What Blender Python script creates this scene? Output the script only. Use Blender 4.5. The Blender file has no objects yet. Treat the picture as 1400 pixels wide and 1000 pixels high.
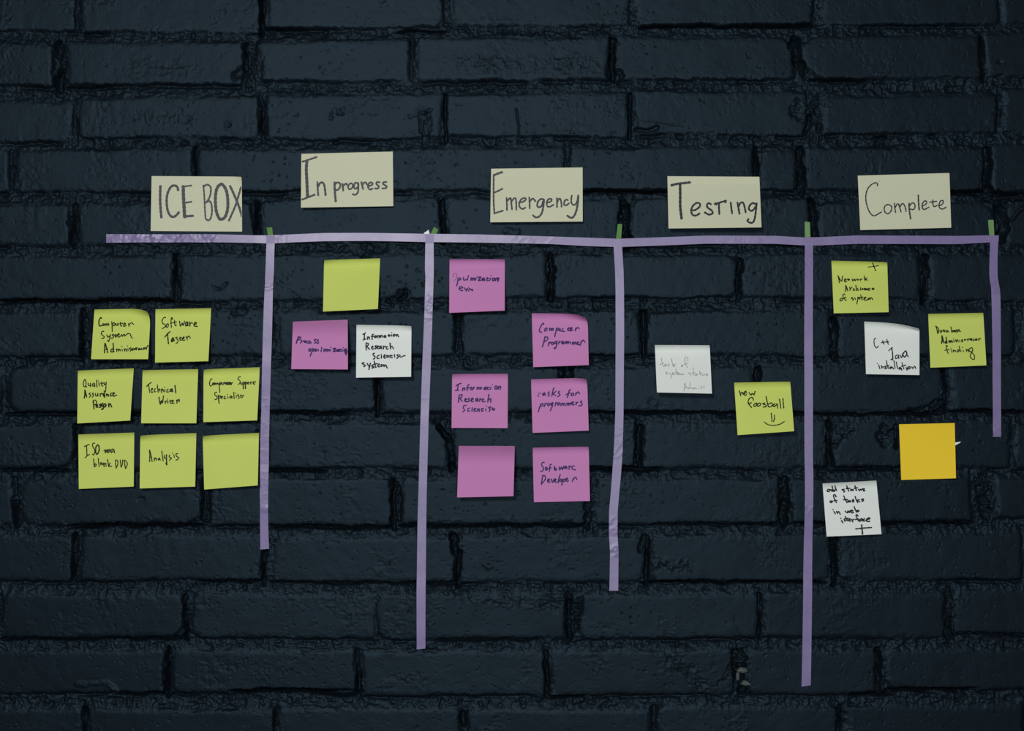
import bpy, math
import numpy as np
from mathutils import Vector

# ------------------------------------------------------------------ camera, light, exposure
SC = bpy.context.scene
COL = SC.collection
ZC = 1.40                 # height of the middle of the photographed wall area
DIST = 0.7 / 0.36         # 50 mm lens on 36 mm sensor frames 1.4 m of wall

cam_data = bpy.data.cameras.new('camera')
cam_data.lens = 50.0
cam_data.sensor_width = 36.0
cam_data.clip_start = 0.05
cam = bpy.data.objects.new('camera', cam_data)
cam.location = (0.0, -DIST, ZC)
cam.rotation_euler = (math.radians(90), 0, 0)
COL.objects.link(cam)
SC.camera = cam

world = bpy.data.worlds.new('room_light')
SC.world = world
world.use_nodes = True
bg = world.node_tree.nodes['Background']
bg.inputs['Color'].default_value = (0.62, 0.80, 1.0, 1.0)
bg.inputs["Strength"].default_value = 0.015


def area_light(name, loc, target, sx, sy, energy, color, spread):
    d = bpy.data.lights.new(name, 'AREA')
    d.shape = 'RECTANGLE'
    d.size, d.size_y = sx, sy
    d.energy = energy
    d.color = color
    d.spread = math.radians(spread)
    o = bpy.data.objects.new(name, d)
    o.location = loc
    v = Vector(target) - Vector(loc)
    o.rotation_euler = v.to_track_quat('-Z', 'Y').to_euler()
    COL.objects.link(o)
    return o


area_light('softbox', (-0.48, -2.85, ZC + 0.70), (0.0, 0.0, ZC), 0.30, 0.30, 57.5, (1.0, 0.99, 0.97), 180)
area_light('fill_light', (0.17, -2.05, ZC - 0.25), (0.0, 0.0, ZC), 0.90, 0.80, 15.0, (0.97, 1.0, 1.0), 180)  # added fill lamp just behind the camera, balances the sheen across the brick

SC.view_settings.view_transform = 'Standard'
SC.view_settings.look = 'None'
SC.view_settings.exposure = 0.0
SC.view_settings.gamma = 1.0
SC.view_settings.use_curve_mapping = False

# ------------------------------------------------------------------ helpers
RNG = np.random.RandomState(11)
_LAT = {}


def vnoise(x, y, cell, seed):
    """smooth value noise in -1..1 over arrays of wall millimetres"""
    if seed not in _LAT:
        _LAT[seed] = np.random.RandomState(seed).uniform(-1, 1, (256, 256)).astype(np.float32)
    lat = _LAT[seed]
    gx = np.asarray(x, np.float32) / cell + 1000.0
    gy = np.asarray(y, np.float32) / cell + 1000.0
    ix = np.floor(gx).astype(np.int32)
    iy = np.floor(gy).astype(np.int32)
    fx = gx - ix
    fy = gy - iy
    fx = fx * fx * fx * (fx * (fx * 6 - 15) + 10)
    fy = fy * fy * fy * (fy * (fy * 6 - 15) + 10)
    x0, x1, y0, y1 = ix & 255, (ix + 1) & 255, iy & 255, (iy + 1) & 255
    a = lat[y0, x0] * (1 - fx) + lat[y0, x1] * fx
    b = lat[y1, x0] * (1 - fx) + lat[y1, x1] * fx
    return a * (1 - fy) + b * fy


def sstep(a, b, x):
    t = np.clip((x - a) / (b - a), 0, 1)
    return t * t * (3 - 2 * t)


# Wall coordinates: millimetres, x to the right from the left edge of the photographed area,
# y down from its top edge, h out of the wall.
def to_world(x, y, h):
    return ((np.asarray(x) - 700.0) / 1000.0, -np.asarray(h) / 1000.0, ZC + (500.0 - np.asarray(y)) / 1000.0)


# every brick: left, right, top left y, top right y, bottom left y, bottom right y
ROWS = [
    [(-140, 104, -18, -17, 42, 43), (113, 355, -17, -17, 44, 45), (365, 607, -18, -20, 40, 37), (620, 862, -20, -22, 36, 35),
     (872, 1111, -22, -24, 35, 33), (1127, 1366, -24, -25, 34, 33), (1373, 1610, -25, -26, 33, 32)],
    [(-170, 73, 60, 60, 117, 117), (92, 332, 58, 57, 115, 116), (356, 560, 57, 52, 112, 112), (571, 832, 52, 51, 111, 109),
     (845, 1084, 50, 51, 109, 108), (1098, 1341, 50, 49, 108, 106), (1349, 1590, 45, 43, 105, 104)],
    [(-140, 100, 138, 138, 194, 194), (108, 353, 133, 132, 189, 189), (363, 606, 130, 127, 190, 190), (611, 859, 128, 126, 187, 187),
     (869, 1102, 124, 126, 182, 185), (1127, 1364, 131, 129, 183, 181), (1374, 1615, 122, 121, 179, 178)],
    [(-230, 13, 204, 204, 262, 262), (24, 264, 205, 204, 262, 261), (271, 521, 203, 202, 261, 261), (530, 773, 202, 202, 262, 261),
     (780, 1030, 201, 200, 260, 260), (1040, 1090, 206, 206, 261, 261), (1102, 1345, 201, 202, 260, 261), (1358, 1600, 197, 197, 262, 262)],
    [(-150, 94, 281, 280, 337, 336), (108, 345, 279, 277, 334, 332), (357, 601, 275, 273, 333, 332), (611, 846, 271, 271, 332, 332),
     (866, 1108, 273, 272, 332, 332), (1121, 1361, 277, 277, 332, 332), (1378, 1620, 280, 278, 336, 335)],
    [(-10, 236, 351, 350, 411, 409), (246, 494, 350, 349, 411, 411), (504, 748, 349, 349, 409, 407), (758, 1007, 349, 348, 407, 407),
     (1017, 1258, 347, 348, 408, 409), (1273, 1515, 349, 348, 411, 410)],
    [(-135, 108, 428, 427, 488, 488), (125, 366, 424, 424, 488, 487), (380, 621, 426, 426, 486, 486), (631, 876, 426, 426, 485, 485),
     (888, 1135, 426, 426, 487, 487), (1148, 1386, 425, 424, 488, 487), (1400, 1640, 424, 424, 486, 486)],
    [(-240, 3, 503, 503, 563, 563), (12, 258, 503, 503, 564, 563), (270, 514, 503, 503, 563, 563), (523, 765, 503, 503, 564, 563),
     (782, 1031, 503, 502, 563, 565), (1042, 1290, 502, 501, 565, 564), (1302, 1545, 500, 500, 563, 563)],
    [(-140, 101, 582, 581, 641, 640), (110, 352, 581, 580, 642, 641), (366, 610, 579, 579, 640, 640), (619, 870, 578, 577, 641, 640),
     (882, 1131, 577, 577, 641, 641), (1141, 1383, 577, 576, 640, 639), (1389, 1630, 576, 576, 639, 638)],
    [(-230, 15, 657, 656, 717, 717), (27, 275, 656, 655, 718, 717), (288, 535, 655, 654, 719, 719), (550, 800, 655, 655, 717, 717),
     (817, 1064, 655, 655, 717, 716), (1082, 1328, 655, 653, 715, 713), (1363, 1600, 653, 652, 709, 708)],
    [(-145, 98, 734, 734, 795, 794), (109, 356, 733, 733, 795, 794), (372, 622, 735, 736, 796, 797), (632, 880, 735, 733, 797, 796),
     (890, 1136, 732, 731, 796, 795), (1152, 1397, 731, 730, 794, 793), (1404, 1650, 730, 730, 792, 792)],
    [(5, 248, 813, 813, 872, 871), (-250, -5, 813, 813, 871, 871), (263, 513, 812, 813, 873, 873), (516, 774, 813, 813, 875, 875),
     (796, 1036, 813, 812, 874, 873), (1045, 1291, 811, 811, 873, 872), (1305, 1550, 808, 807, 867, 866)],
    [(-20, 224, 890, 890, 949, 948), (237, 485, 890, 890, 948, 946), (495, 744, 892, 891, 953, 951), (754, 1001, 890, 889, 951, 950),
     (1020, 1197, 889, 888, 950, 949), (1211, 1455, 887, 886, 944, 942)],
    [(-135, 112, 971, 971, 1031, 1031), (120, 373, 971, 971, 1031, 1031), (380, 628, 971, 971, 1031, 1031), (640, 889, 972, 971, 1031, 1031),
     (902, 1144, 968, 966, 1029, 1029), (1158, 1400, 966, 965, 1028, 1028), (1411, 1650, 965, 964, 1027, 1027)],
]
X_MIN, X_MAX, Y_MIN, Y_MAX = -520.0, 1920.0, -420.0, 1400.0
BRICKS = []
for row in ROWS:
    r = sorted(row)
    while r[0][0] > X_MIN:
        a = r[0]
        r.insert(0, (a[0] - 254, a[0] - 11, a[2], a[2], a[4], a[4]))
    while r[-1][1] < X_MAX:
        a = r[-1]
        r.append((a[1] + 11, a[1] + 254, a[3], a[3], a[5], a[5]))
    BRICKS += r
for k in range(1, 7):
    y0 = -18 - 76 * k
    x = X_MIN - 130 * (k % 2) - 20
    while x < X_MAX:
        BRICKS.append((x, x + 243, y0, y0, y0 + 61, y0 + 61))
        x += 254
    y0 = 971 + 77 * k
    x = X_MIN - 130 * (k % 2) - 60
    while x < X_MAX:
        BRICKS.append((x, x + 243, y0, y0, y0 + 61, y0 + 61))
        x += 254

# corner radii that stand out: (brick left edge, row top) -> (tl, tr, br, bl)
RADII = {(1098, 50): (26, 8, 6, 34), (845, 50): (5, 24, 8, 5), (27, 656): (9, 6, 24, 18), (-140, 582): (6, 5, 24, 6),
         (12, 503): (16, 6, 6, 18), (-140, 138): (5, 8, 20, 5), (758, 349): (6, 18, 16, 6), (1017, 347): (16, 6, 6, 8),
         (5, 813): (8, 12, 18, 10), (263, 812): (12, 5, 6, 12), (1121, 277): (12, 26, 6, 6), (516, 813): (16, 6, 10, 20),
         (372, 735): (22, 6, 6, 8), (365, -18): (5, 5, 14, 5), (1305, 808): (8, 6, 6, 12), (1020, 889): (14, 6, 6, 12),
         (1211, 887): (8, 6, 10, 20), (890, 732): (10, 6, 8, 12), (632, 735): (8, 14, 16, 6), (882, 577): (8, 6, 12, 6)}


def fine_axis(lo, hi, a, b, step, coarse):
    left = np.arange(lo, a, coarse)
    mid = np.arange(a, b, step)
    right = np.arange(b, hi + coarse, coarse)
    return np.concatenate([left, mid, right])


GX = fine_axis(X_MIN, X_MAX, -20, 1420, 1.0, 7.0)
GY = fine_axis(Y_MIN, Y_MAX, -20, 1020, 1.0, 7.0)
X, Y = np.meshgrid(GX.astype(np.float32), GY.astype(np.float32))

xw = X + 1.5 * vnoise(X, Y, 19, 1) + 0.8 * vnoise(X, Y, 6.5, 2) + 2.0 * vnoise(X, Y, 55, 3)
yw = Y + 1.3 * vnoise(X, Y, 24, 4) + 0.8 * vnoise(X, Y, 6.0, 5) + 1.2 * vnoise(X, Y, 70, 6)
DST = np.full(X.shape, 60.0, np.float32)      # distance to the nearest brick, negative inside
OFF = np.zeros(X.shape, np.float32)           # how far that brick stands out
GAPB = np.zeros(X.shape, np.float32)          # nearness to a brick's underside
GAPR = np.zeros(X.shape, np.float32)          # nearness to a brick's right-hand end
LEFJ = np.zeros(X.shape, np.float32)          # nearness to a brick's left-hand end
TOPJ = np.zeros(X.shape, np.float32)          # nearness to a brick's upper edge
brng = np.random.RandomState(5)
for (x0, x1, ta, tb, ba, bb) in BRICKS:
    off, tx, ty = brng.uniform(-0.7, 0.7), brng.uniform(-0.9, 0.9), brng.uniform(-0.5, 0.5)
    i0, i1 = np.searchsorted(GX, [x0 - 22, x1 + 22])
    j0, j1 = np.searchsorted(GY, [min(ta, tb) - 22, max(ba, bb) + 22])
    if i1 <= i0 or j1 <= j0:
        continue
    sl = (slice(j0, j1), slice(i0, i1))
    xx, yy = xw[sl], yw[sl]
    f = (xx - x0) / (x1 - x0)
    top = ta + (tb - ta) * f
    bot = ba + (bb - ba) * f
    cy = (top + bot) / 2
    hy = (bot - top) / 2
    rr = RADII.get((x0, ta))
    if rr is None:
        rr = brng.uniform(3, 8, 4)
    left = xx < (x0 + x1) / 2
    upper = yy < cy
    rad = np.where(upper, np.where(left, rr[0], rr[1]), np.where(left, rr[3], rr[2]))
    qx = np.abs(xx - (x0 + x1) / 2) - (x1 - x0) / 2 + rad
    qy = np.abs(yy - cy) - hy + rad
    d = np.minimum(np.maximum(qx, qy), 0) + np.sqrt(np.maximum(qx, 0) ** 2 + np.maximum(qy, 0) ** 2) - rad
    m = d < DST[sl]
    DST[sl] = np.where(m, d, DST[sl])
    OFF[sl] = np.where(m, off + tx * (f - 0.5) * 2 + ty * (yy - cy) / 30, OFF[sl])
    inx = sstep(-3, 3, xx - x0) * sstep(-3, 3, x1 - xx)
    iny = sstep(-2, 3, yy - top) * sstep(-3, 2, bot - yy)
    GAPB[sl] = np.maximum(GAPB[sl], np.exp(-((yy - bot - 2.6) / 2.6) ** 2) * inx)
    TOPJ[sl] = np.maximum(TOPJ[sl], np.exp(-((yy - top + 1.0) / 5.0) ** 2) * inx)
    LEFJ[sl] = np.maximum(LEFJ[sl], np.exp(-((xx - x0 + 1.0) / 4.5) ** 2) * iny)
    GAPR[sl] = np.maximum(GAPR[sl], np.exp(-((xx - x1 - 3.2) / 3.0) ** 2) * iny)

# painted mortar: lumpy, smeared, mostly close to flush, raked out deep only in places
wa = 3.0 * vnoise(X, Y, 11, 18)
wb = 3.0 * vnoise(X, Y, 11, 19)
lump = 1.0 - 2.4 * np.abs(vnoise(X + wa, Y + wb, 11, 20))
lump2 = 1.0 - 2.4 * np.abs(vnoise(X + wb, Y + 0.6 * wa, 5.2, 21))
crumb = vnoise(X + wa, Y, 2.6, 22)
area = vnoise(X, Y, 95, 23) + 0.6 * vnoise(X, Y, 34, 24)
hole = sstep(0.35, 0.75, vnoise(X + wa, Y + wb, 8.5, 17))
fine = vnoise(X, Y + wa, 1.9, 13)
MORT = -3.1 + 1.25 * area + 1.0 * lump + 0.85 * lump2 + 0.6 * crumb + 0.25 * fine + 0.5 * vnoise(X, Y, 15, 16) - 2.2 * hole
gapn = sstep(0.05, 0.75, vnoise(X, Y, 60, 25) + 0.5 * vnoise(X, Y, 17, 26))
MORT -= GAPB * (0.5 + 4.5 * gapn)
gapr = sstep(0.0, 0.8, vnoise(X, Y, 80, 27) + 0.6 * vnoise(X, Y, 22, 28))
MORT -= GAPR * (0.6 + 3.0 * gapr)
keep = np.clip(np.maximum(TOPJ * (0.62 + 0.5 * vnoise(X, Y, 28, 29)), LEFJ * (0.66 + 0.6 * vnoise(X, Y, 25, 15))), 0, 0.95)
MORT = MORT * (1 - keep) + keep * (OFF - 1.3 + 0.6 * lump + 0.6 * lump2 + 0.4 * crumb + 0.2 * fine)
# brick faces: brushed paint with grit, shallow dents and pinholes
FACE = OFF + 0.35 * vnoise(X, Y, 42, 30) + 0.16 * vnoise(X, Y, 11, 31) + 0.05 * vnoise(X, Y, 3.4, 32)
pit = vnoise(X + 0.5 * wa + 0.9 * vnoise(X, Y, 3, 14), Y + 0.5 * wb, 3.7, 33) + 0.6 * vnoise(X, Y, 2.2, 34)
patch = sstep(-0.2, 0.8, vnoise(X, Y, 75, 35))
FACE -= (0.40 + 0.9 * patch) * sstep(0.90, 1.24, pit)
rough = sstep(0.25, 0.85, vnoise(X, Y, 48, 36) + 0.35 * vnoise(X, Y, 12, 37))
FACE += rough * 0.42 * (lump * 0.6 + lump2 * 0.6)
edge_rough = sstep(-12, 0, DST)
FACE -= 0.8 * sstep(-9, 2, DST) ** 2
FACE += edge_rough * 0.5 * lump2 * vnoise(X, Y, 30, 38)
soft = 1.6 + 1.6 * vnoise(X, Y, 45, 39)       # how sharply the arris breaks
T = sstep(-1.2 - soft, 1.6 + 0.8 * soft, DST + 0.9 * crumb + 0.8 * lump2)
H = FACE * (1 - T) + np.minimum(MORT, FACE + 1.5) * T

# the gaps, gouges and lumps that can be told apart in the wall
# straight dark gaps under bricks: x0, x1, y, half height, depth
GAPS = [(360, 415, 41, 3.0, 8), (545, 606, 42, 3, 7), (880, 1112, 36, 3.0, 9), (1110, 1185, 109, 2.6, 8), (92, 150, 119, 3, 6),
        (800, 915, 262, 2.6, 10), (1300, 1360, 263, 3.2, 10), (1335, 1400, 267, 5, 9), (0, 236, 411, 2.6, 9), (10, 258, 566, 2.4, 7),
        (372, 470, 565, 2.4, 8), (0, 90, 643, 2.6, 6), (100, 275, 719, 3.2, 9), (368, 440, 644, 3.2, 8), (372, 535, 721, 2.6, 8),
        (806, 1030, 565, 2.6, 8), (805, 900, 642, 3.4, 9), (550, 800, 719, 2.4, 8), (880, 1125, 797, 2.6, 9), (372, 622, 797, 2.4, 6),
        (1090, 1330, 716, 2.4, 8), (320, 490, 946, 5.2, 10), (1215, 1330, 944, 4.2, 9), (5, 246, 874, 2.2, 7), (160, 235, 950, 3, 7),
        (1300, 1400, 868, 2.2, 5), (1040, 1290, 566, 2.4, 7), (1300, 1400, 563, 2.6, 8), (600, 735, 875, 2.4, 6), (890, 1062, 718, 2.0, 6),
        (1110, 1262, 640, 2.4, 6), (755, 800, 953, 3, 8), (460, 486, 949, 4, 9), (1165, 1220, 949, 4, 8), (270, 355, 795, 2.4, 7)]
for (x0, x1, y, hh, dep) in GAPS:
    i0, i1 = np.searchsorted(GX, [x0 - 14, x1 + 14])
    j0, j1 = np.searchsorted(GY, [y - 16, y + 16])
    sl = (slice(j0, j1), slice(i0, i1))
    yy = Y[sl] + 1.6 * vnoise(X[sl], 0 * Y[sl], 21, 40) + 0.7 * vnoise(X[sl], Y[sl], 6, 41) + 0.6 * vnoise(X[sl], Y[sl], 3, 42)
    a = sstep(-10, 8, X[sl] - x0) * sstep(-10, 8, x1 - X[sl])
    w = hh * (0.75 + 0.35 * vnoise(X[sl], Y[sl], 33, 43)) * np.sqrt(a + 1e-6)
    q = np.abs(yy - y) / (w + 0.8)
    k = a * (1 - sstep(0.7, 1.0, q))
    deep = -dep * 2.3 * np.sqrt(np.clip(1 - q, 0, 1)) - 0.8 + 0.9 * crumb[sl]
    H[sl] = H[sl] * (1 - k) + np.minimum(H[sl], deep) * k
# free-form features: points, radius, height change, roughness
MARKS = [
    ([(706, 149), (708, 160), (709, 172), (709, 187)], 1.0, -1.8, 0.4),
    ([(580, 152), (584, 168), (582, 184)], 7, -2.2, 1.6), ([(574, 160), (575, 180)], 1.5, -2, 0.6),
    ([(560, 160), (590, 150)], 3, -0.8, 0.8),
    ([(313, 172)], 6.5, 1.1, 0.0), ([(313, 172)], 3.6, -1.9, 0.2), ([(330, 100), (344, 92), (342, 112)], 8, 3.2, 1.0), ([(322, 104)], 6, 1.6, 0.6),
    ([(528, 415), (542, 410), (555, 401)], 6.5, -3.6, 2.4), ([(545, 409), (556, 402)], 2.5, -5.5, 1.0), ([(537, 418), (557, 409)], 3.0, 2.0, 1.0), ([(548, 400), (556, 396)], 6, -1.6, 1.8),
    ([(1132, 582), (1134, 606), (1137, 638)], 4.2, -8, 1.0), ([(1166, 586), (1156, 598), (1142, 608)], 5, -1.6, 1.6),
    ([(1130, 590), (1150, 588)], 7, -1.6, 1.6),
    ([(1246, 565), (1266, 562), (1284, 553)], 6.5, -4.4, 2.4), ([(1262, 566), (1288, 560)], 3.5, -5.5, 1.6), ([(1290, 505), (1293, 530), (1292, 556)], 2.6, -7, 0.8),
    ([(1210, 586), (1222, 592), (1212, 604), (1205, 596)], 7, -3.5, 2.2), ([(1226, 582), (1225, 612)], 2.5, -5, 0.6),
    ([(1388, 582), (1384, 604), (1383, 618), (1389, 640)], 1.0, -2.2, 0.6),
    ([(1365, 288), (1372, 300), (1374, 312), (1368, 322)], 8, -9, 0.5), ([(1345, 270), (1395, 268)], 6, -7, 2.0),
    ([(1378, 305), (1390, 290), (1400, 284)], 2.5, 2.6, 0.6),
    ([(600, 586), (606, 596), (614, 602), (616, 618), (617, 638)], 4.0, -9, 0.8), ([(590, 574), (612, 568)], 6, -1.5, 2.0),
    ([(1092, 140), (1084, 152), (1094, 160)], 6, -2.2, 1.8), ([(1108, 134), (1118, 142), (1108, 150)], 6, 1.6, 2.0),
    ([(1100, 182), (1108, 172), (1107, 160)], 3, -6, 0.6), ([(1118, 150), (1122, 178)], 4, -2, 1.6),
    ([(870, 178), (885, 180), (898, 175)], 3.0, -4.5, 0.8), ([(868, 163), (900, 167), (935, 172)], 1.0, -0.8, 0.3),
    ([(1088, 60), (1093, 85), (1102, 100)], 8, -9, 1.2), ([(1186, 188), (1212, 187)], 2.2, -5, 0.5),
    ([(1012, 896), (1010, 920), (1014, 938)], 7, -8, 1.5), ([(1004, 893), (1018, 900)], 4, -6, 0.8),
    ([(78, 65), (80, 115)], 6, -8, 1.0), ([(336, 62), (336, 90)], 2.8, -8, 0.8), ([(359, 0), (358, 42)], 3.2, -10, 0.6),
    ([(837, 58), (839, 104)], 4.2, -9, 0.8), ([(845, 96), (850, 104)], 4, -5, 0.8), ([(1342, 56), (1344, 104)], 3.2, -8, 1.0),
    ([(358, 140), (359, 188)], 3.4, -7, 0.8), ([(608, 132), (609, 188)], 2.0, -8, 0.4), ([(862, 132), (861, 184)], 1.8, -7, 0.4),
    ([(267, 206), (267, 240)], 2.4, -9, 0.5), ([(1033, 206), (1034, 240)], 3, -9, 0.6), ([(1094, 206), (1097, 258)], 4.4, -8, 1.0),
    ([(1352, 206), (1352, 258)], 4.4, -9, 1.0), ([(101, 284), (102, 330)], 5, -7, 1.2), ([(350, 282), (352, 320)], 4.4, -9, 1.0),
    ([(605, 278), (606, 328)], 3.4, -9, 0.6), ([(852, 278), (858, 330)], 7, -9, 1.6), ([(1112, 284), (1114, 325)], 6, -9, 1.4),
    ([(240, 352), (239, 408)], 2.4, -8, 0.6), ([(752, 352), (755, 372), (753, 405)], 4.2, -9, 0.8), ([(1012, 360), (1009, 406)], 3.4, -7, 1.0),
    ([(1265, 352), (1266, 375)], 4, -9, 0.6), ([(1262, 380), (1261, 408)], 2.6, -8, 0.4), ([(112, 428), (111, 486)], 3.6, -9, 0.8),
    ([(880, 430), (881, 484)], 3.6, -9, 0.8), ([(1140, 440), (1142, 484)], 5, -9, 1.0), ([(627, 427), (625, 436)], 4.4, -8, 0.8),
    ([(625, 440), (630, 484)], 3.0, -3, 1.0), ([(516, 508), (515, 563)], 2.2, -9, 0.5), ([(774, 504), (773, 516)], 8, -9, 0.8),
    ([(1037, 506), (1036, 520)], 4.4, -9, 0.6), ([(874, 588), (875, 640)], 4.0, -9, 0.6), ([(879, 600), (877, 640)], 2.4, 3.6, 0.4),
    ([(104, 586), (104, 636)], 3.6, -6, 1.0), ([(19, 660), (22, 715)], 4.2, -7, 1.2), ([(278, 662), (277, 705)], 2.8, -8, 0.6),
    ([(283, 672), (284, 712)], 4, -4, 1.6), ([(539, 662), (539, 718)], 3.6, -9, 0.8), ([(546, 664), (545, 712)], 3.0, -5, 1.2),
    ([(803, 662), (804, 716)], 4.4, -6, 1.4), ([(1072, 662), (1074, 712)], 6, -9, 1.2), ([(1342, 660), (1346, 706)], 10, -5, 2.4),
    ([(102, 738), (101, 792)], 3.8, -8, 0.8), ([(361, 752), (360, 794)], 3.4, -9, 0.6), ([(620, 736), (622, 756)], 6, -7, 1.2),
    ([(627, 758), (626, 796)], 3.4, -10, 0.5), ([(881, 735), (876, 750)], 4.6, -5, 1.0), ([(885, 745), (884, 795)], 3.0, -10, 0.4),
    ([(1141, 736), (1142, 795)], 4.6, -7, 1.4), ([(253, 820), (254, 868)], 3.8, -8, 1.0), ([(778, 818), (779, 868)], 4.4, -8, 1.2),
    ([(790, 830), (786, 860)], 6, -3, 2.2), ([(1038, 816), (1038, 870)], 2.2, -8, 0.5), ([(1298, 812), (1297, 866)], 4.6, -6, 1.6),
    ([(230, 893), (229, 948)], 3.8, -9, 0.8), ([(488, 896), (491, 950)], 3.2, -7, 0.8), ([(746, 896), (748, 950)], 3.6, -7, 1.0),
    ([(1200, 893), (1203, 945)], 4.0, -8, 1.2), ([(115, 974), (115, 1000)], 3.4, -9, 0.6), ([(376, 974), (376, 1000)], 2.6, -9, 0.5),
    ([(634, 974), (633, 992)], 4.0, -7, 0.8), ([(1148, 972), (1147, 1000)], 2.8, -8, 0.5), ([(894, 972), (895, 1000)], 4.4, -7, 1.2),
    ([(1266, 376), (1265, 410)], 1.6, 6.5, 0.4), ([(1345, 72), (1345, 100)], 1.5, 6.0, 0.4),
    ([(1366, 84)], 5, -0.9, 1.2), ([(200, 92), (252, 92)], 1.0, -0.7, 0.6), ([(1000, 835), (1012, 870)], 0.9, -0.5, 0.4),
    ([(925, 918), (935, 916)], 3, -1.4, 1.0), ([(1006, 905), (985, 935)], 4, -1.0, 1.2), ([(920, 905), (960, 935)], 12, 0.0, 0.8),
    ([(660, 775), (668, 781), (674, 778)], 1.1, -1.4, 0.2), ([(520, 940), (560, 925)], 10, 0.0, 0.5), ([(105, 936), (145, 934), (160, 945)], 3.5, 1.4, 0.6),
    ([(560, 805), (760, 830)], 9, 0.0, 0.7), ([(740, 822), (770, 818)], 6, 0.0, 1.4), ([(892, 770), (940, 775)], 10, 0.0, 1.0),
    ([(900, 555), (892, 550)], 7, -1.2, 0.8), ([(190, 683), (196, 682)], 2.4, -1.2, 0.4), ([(690, 315), (705, 318)], 5, 0.9, 0.8),
    ([(290, 392), (300, 396), (310, 388)], 2.0, -1.1, 0.8), ([(322, 428), (335, 424)], 5, 1.4, 1.2),
    ([(452, 158), (470, 150)], 5, -0.8, 1.2), ([(190, 160), (260, 165)], 10, 0.0, 0.5), ([(630, 85), (810, 90)], 14, 0.0, 0.55)]
for (pts, rad, dh, rg) in MARKS:
    if dh < -5.5 and len(pts) > 1 and abs(pts[-1][1] - pts[0][1]) > 25:     # open joints run out into the beds
        pts = [(pts[0][0], pts[0][1] - 4)] + pts[1:-1] + [(pts[-1][0], pts[-1][1] + 5)]
    px = [p[0] for p in pts]
    py = [p[1] for p in pts]
    mrg = rad * 1.7 + 6
    i0, i1 = np.searchsorted(GX, [min(px) - mrg, max(px) + mrg])
    j0, j1 = np.searchsorted(GY, [min(py) - mrg, max(py) + mrg])
    if i1 <= i0 or j1 <= j0:
        continue
    sl = (slice(j0, j1), slice(i0, i1))
    wob = min(1.0, rad / 4)
    xx = X[sl] + wob * (1.8 * vnoise(X[sl], Y[sl], 9, 50) + 0.8 * vnoise(X[sl], Y[sl], 4, 51))
    yy = Y[sl] + wob * (1.8 * vnoise(X[sl], Y[sl], 9, 52) + 0.8 * vnoise(X[sl], Y[sl], 4, 53))
    d = np.full(xx.shape, 1e9)
    segs = list(zip(pts[:-1], pts[1:])) or [(pts[0], (pts[0][0] + 0.01, pts[0][1]))]
    for (a, b) in segs:
        vx, vy = b[0] - a[0], b[1] - a[1]
        t = np.clip(((xx - a[0]) * vx + (yy - a[1]) * vy) / (vx * vx + vy * vy), 0, 1)
        d = np.minimum(d, np.hypot(xx - a[0] - t * vx, yy - a[1] - t * vy))
    tex = rg * (0.9 * lump[sl] + 0.9 * lump2[sl] + 0.6 * crumb[sl])
    if dh < -4.5:
        nz = vnoise(X[sl], Y[sl], 13, 54) + 0.6 * vnoise(X[sl], Y[sl], 5, 55)
        q = d / (rad * np.clip(1.1 + 0.38 * nz, 0.45, 1.7) + 0.4)
        k = 1 - sstep(0.72, 1.0, q)
        deep = dh * (1.9 + 1.1 * vnoise(X[sl], Y[sl], 17, 56)) * np.sqrt(np.clip(1 - q, 0, 1)) - 0.8 + 1.5 * tex
        H[sl] = H[sl] * (1 - k) + np.minimum(H[sl], deep) * k
    else:
        k = 1 - sstep(rad * 0.3, rad * 1.35 + 0.4, d)
        H[sl] = H[sl] + k * (dh + 0.75 * tex)
H = np.maximum(H, -24.0).astype(np.float32)


def wall_height(x, y):
    """height of the wall surface at wall coordinates (nearest grid sample)"""
    i = np.clip(np.searchsorted(GX, x), 0, len(GX) - 1)
    j = np.clip(np.searchsorted(GY, y), 0, len(GY) - 1)
    return H[j, i]


def wall_reach(x0, x1, y0, y1):
    """the most prominent height inside a rectangle of wall"""
    i0, i1 = np.searchsorted(GX, [x0, x1])
    j0, j1 = np.searchsorted(GY, [y0, y1])
    return float(np.percentile(H[j0:max(j1, j0 + 1), i0:max(i1, i0 + 1)], 97))


def grid_mesh(name, P, closed=False):
    """mesh from an array of points shaped rows x columns x 3"""
    n, m = P.shape[:2]
    idx = np.arange(n * m).reshape(n, m)
    q = np.stack([idx[:-1, :-1], idx[1:, :-1], idx[1:, 1:], idx[:-1, 1:]], -1).reshape(-1, 4)
    return raw_mesh(name, P.reshape(-1, 3), q)


def raw_mesh(name, V, Q):
    V = np.ascontiguousarray(V, np.float32)
    Q = np.ascontiguousarray(Q, np.int32)
    me = bpy.data.meshes.new(name)
    me.vertices.add(len(V))
    me.vertices.foreach_set('co', V.ravel())
    me.loops.add(Q.size)
    me.loops.foreach_set('vertex_index', Q.ravel())
    me.polygons.add(len(Q))
    k = Q.shape[1]
    me.polygons.foreach_set('loop_start', np.arange(0, Q.size, k, dtype=np.int32))
    me.polygons.foreach_set('loop_total', np.full(len(Q), k, np.int32))
    me.polygons.foreach_set('use_smooth', np.ones(len(Q), bool))
    me.update(calc_edges=True)
    return me


def link(name, me, mat=None, parent=None):
    o = bpy.data.objects.new(name, me)
    COL.objects.link(o)
    if mat:
        me.materials.append(mat)
    if parent:
        o.parent = parent
    return o


def tag(o, label, cat, group=None):
    o['label'] = label
    o['category'] = cat
    if group:
        o['group'] = group
    return o
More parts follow.
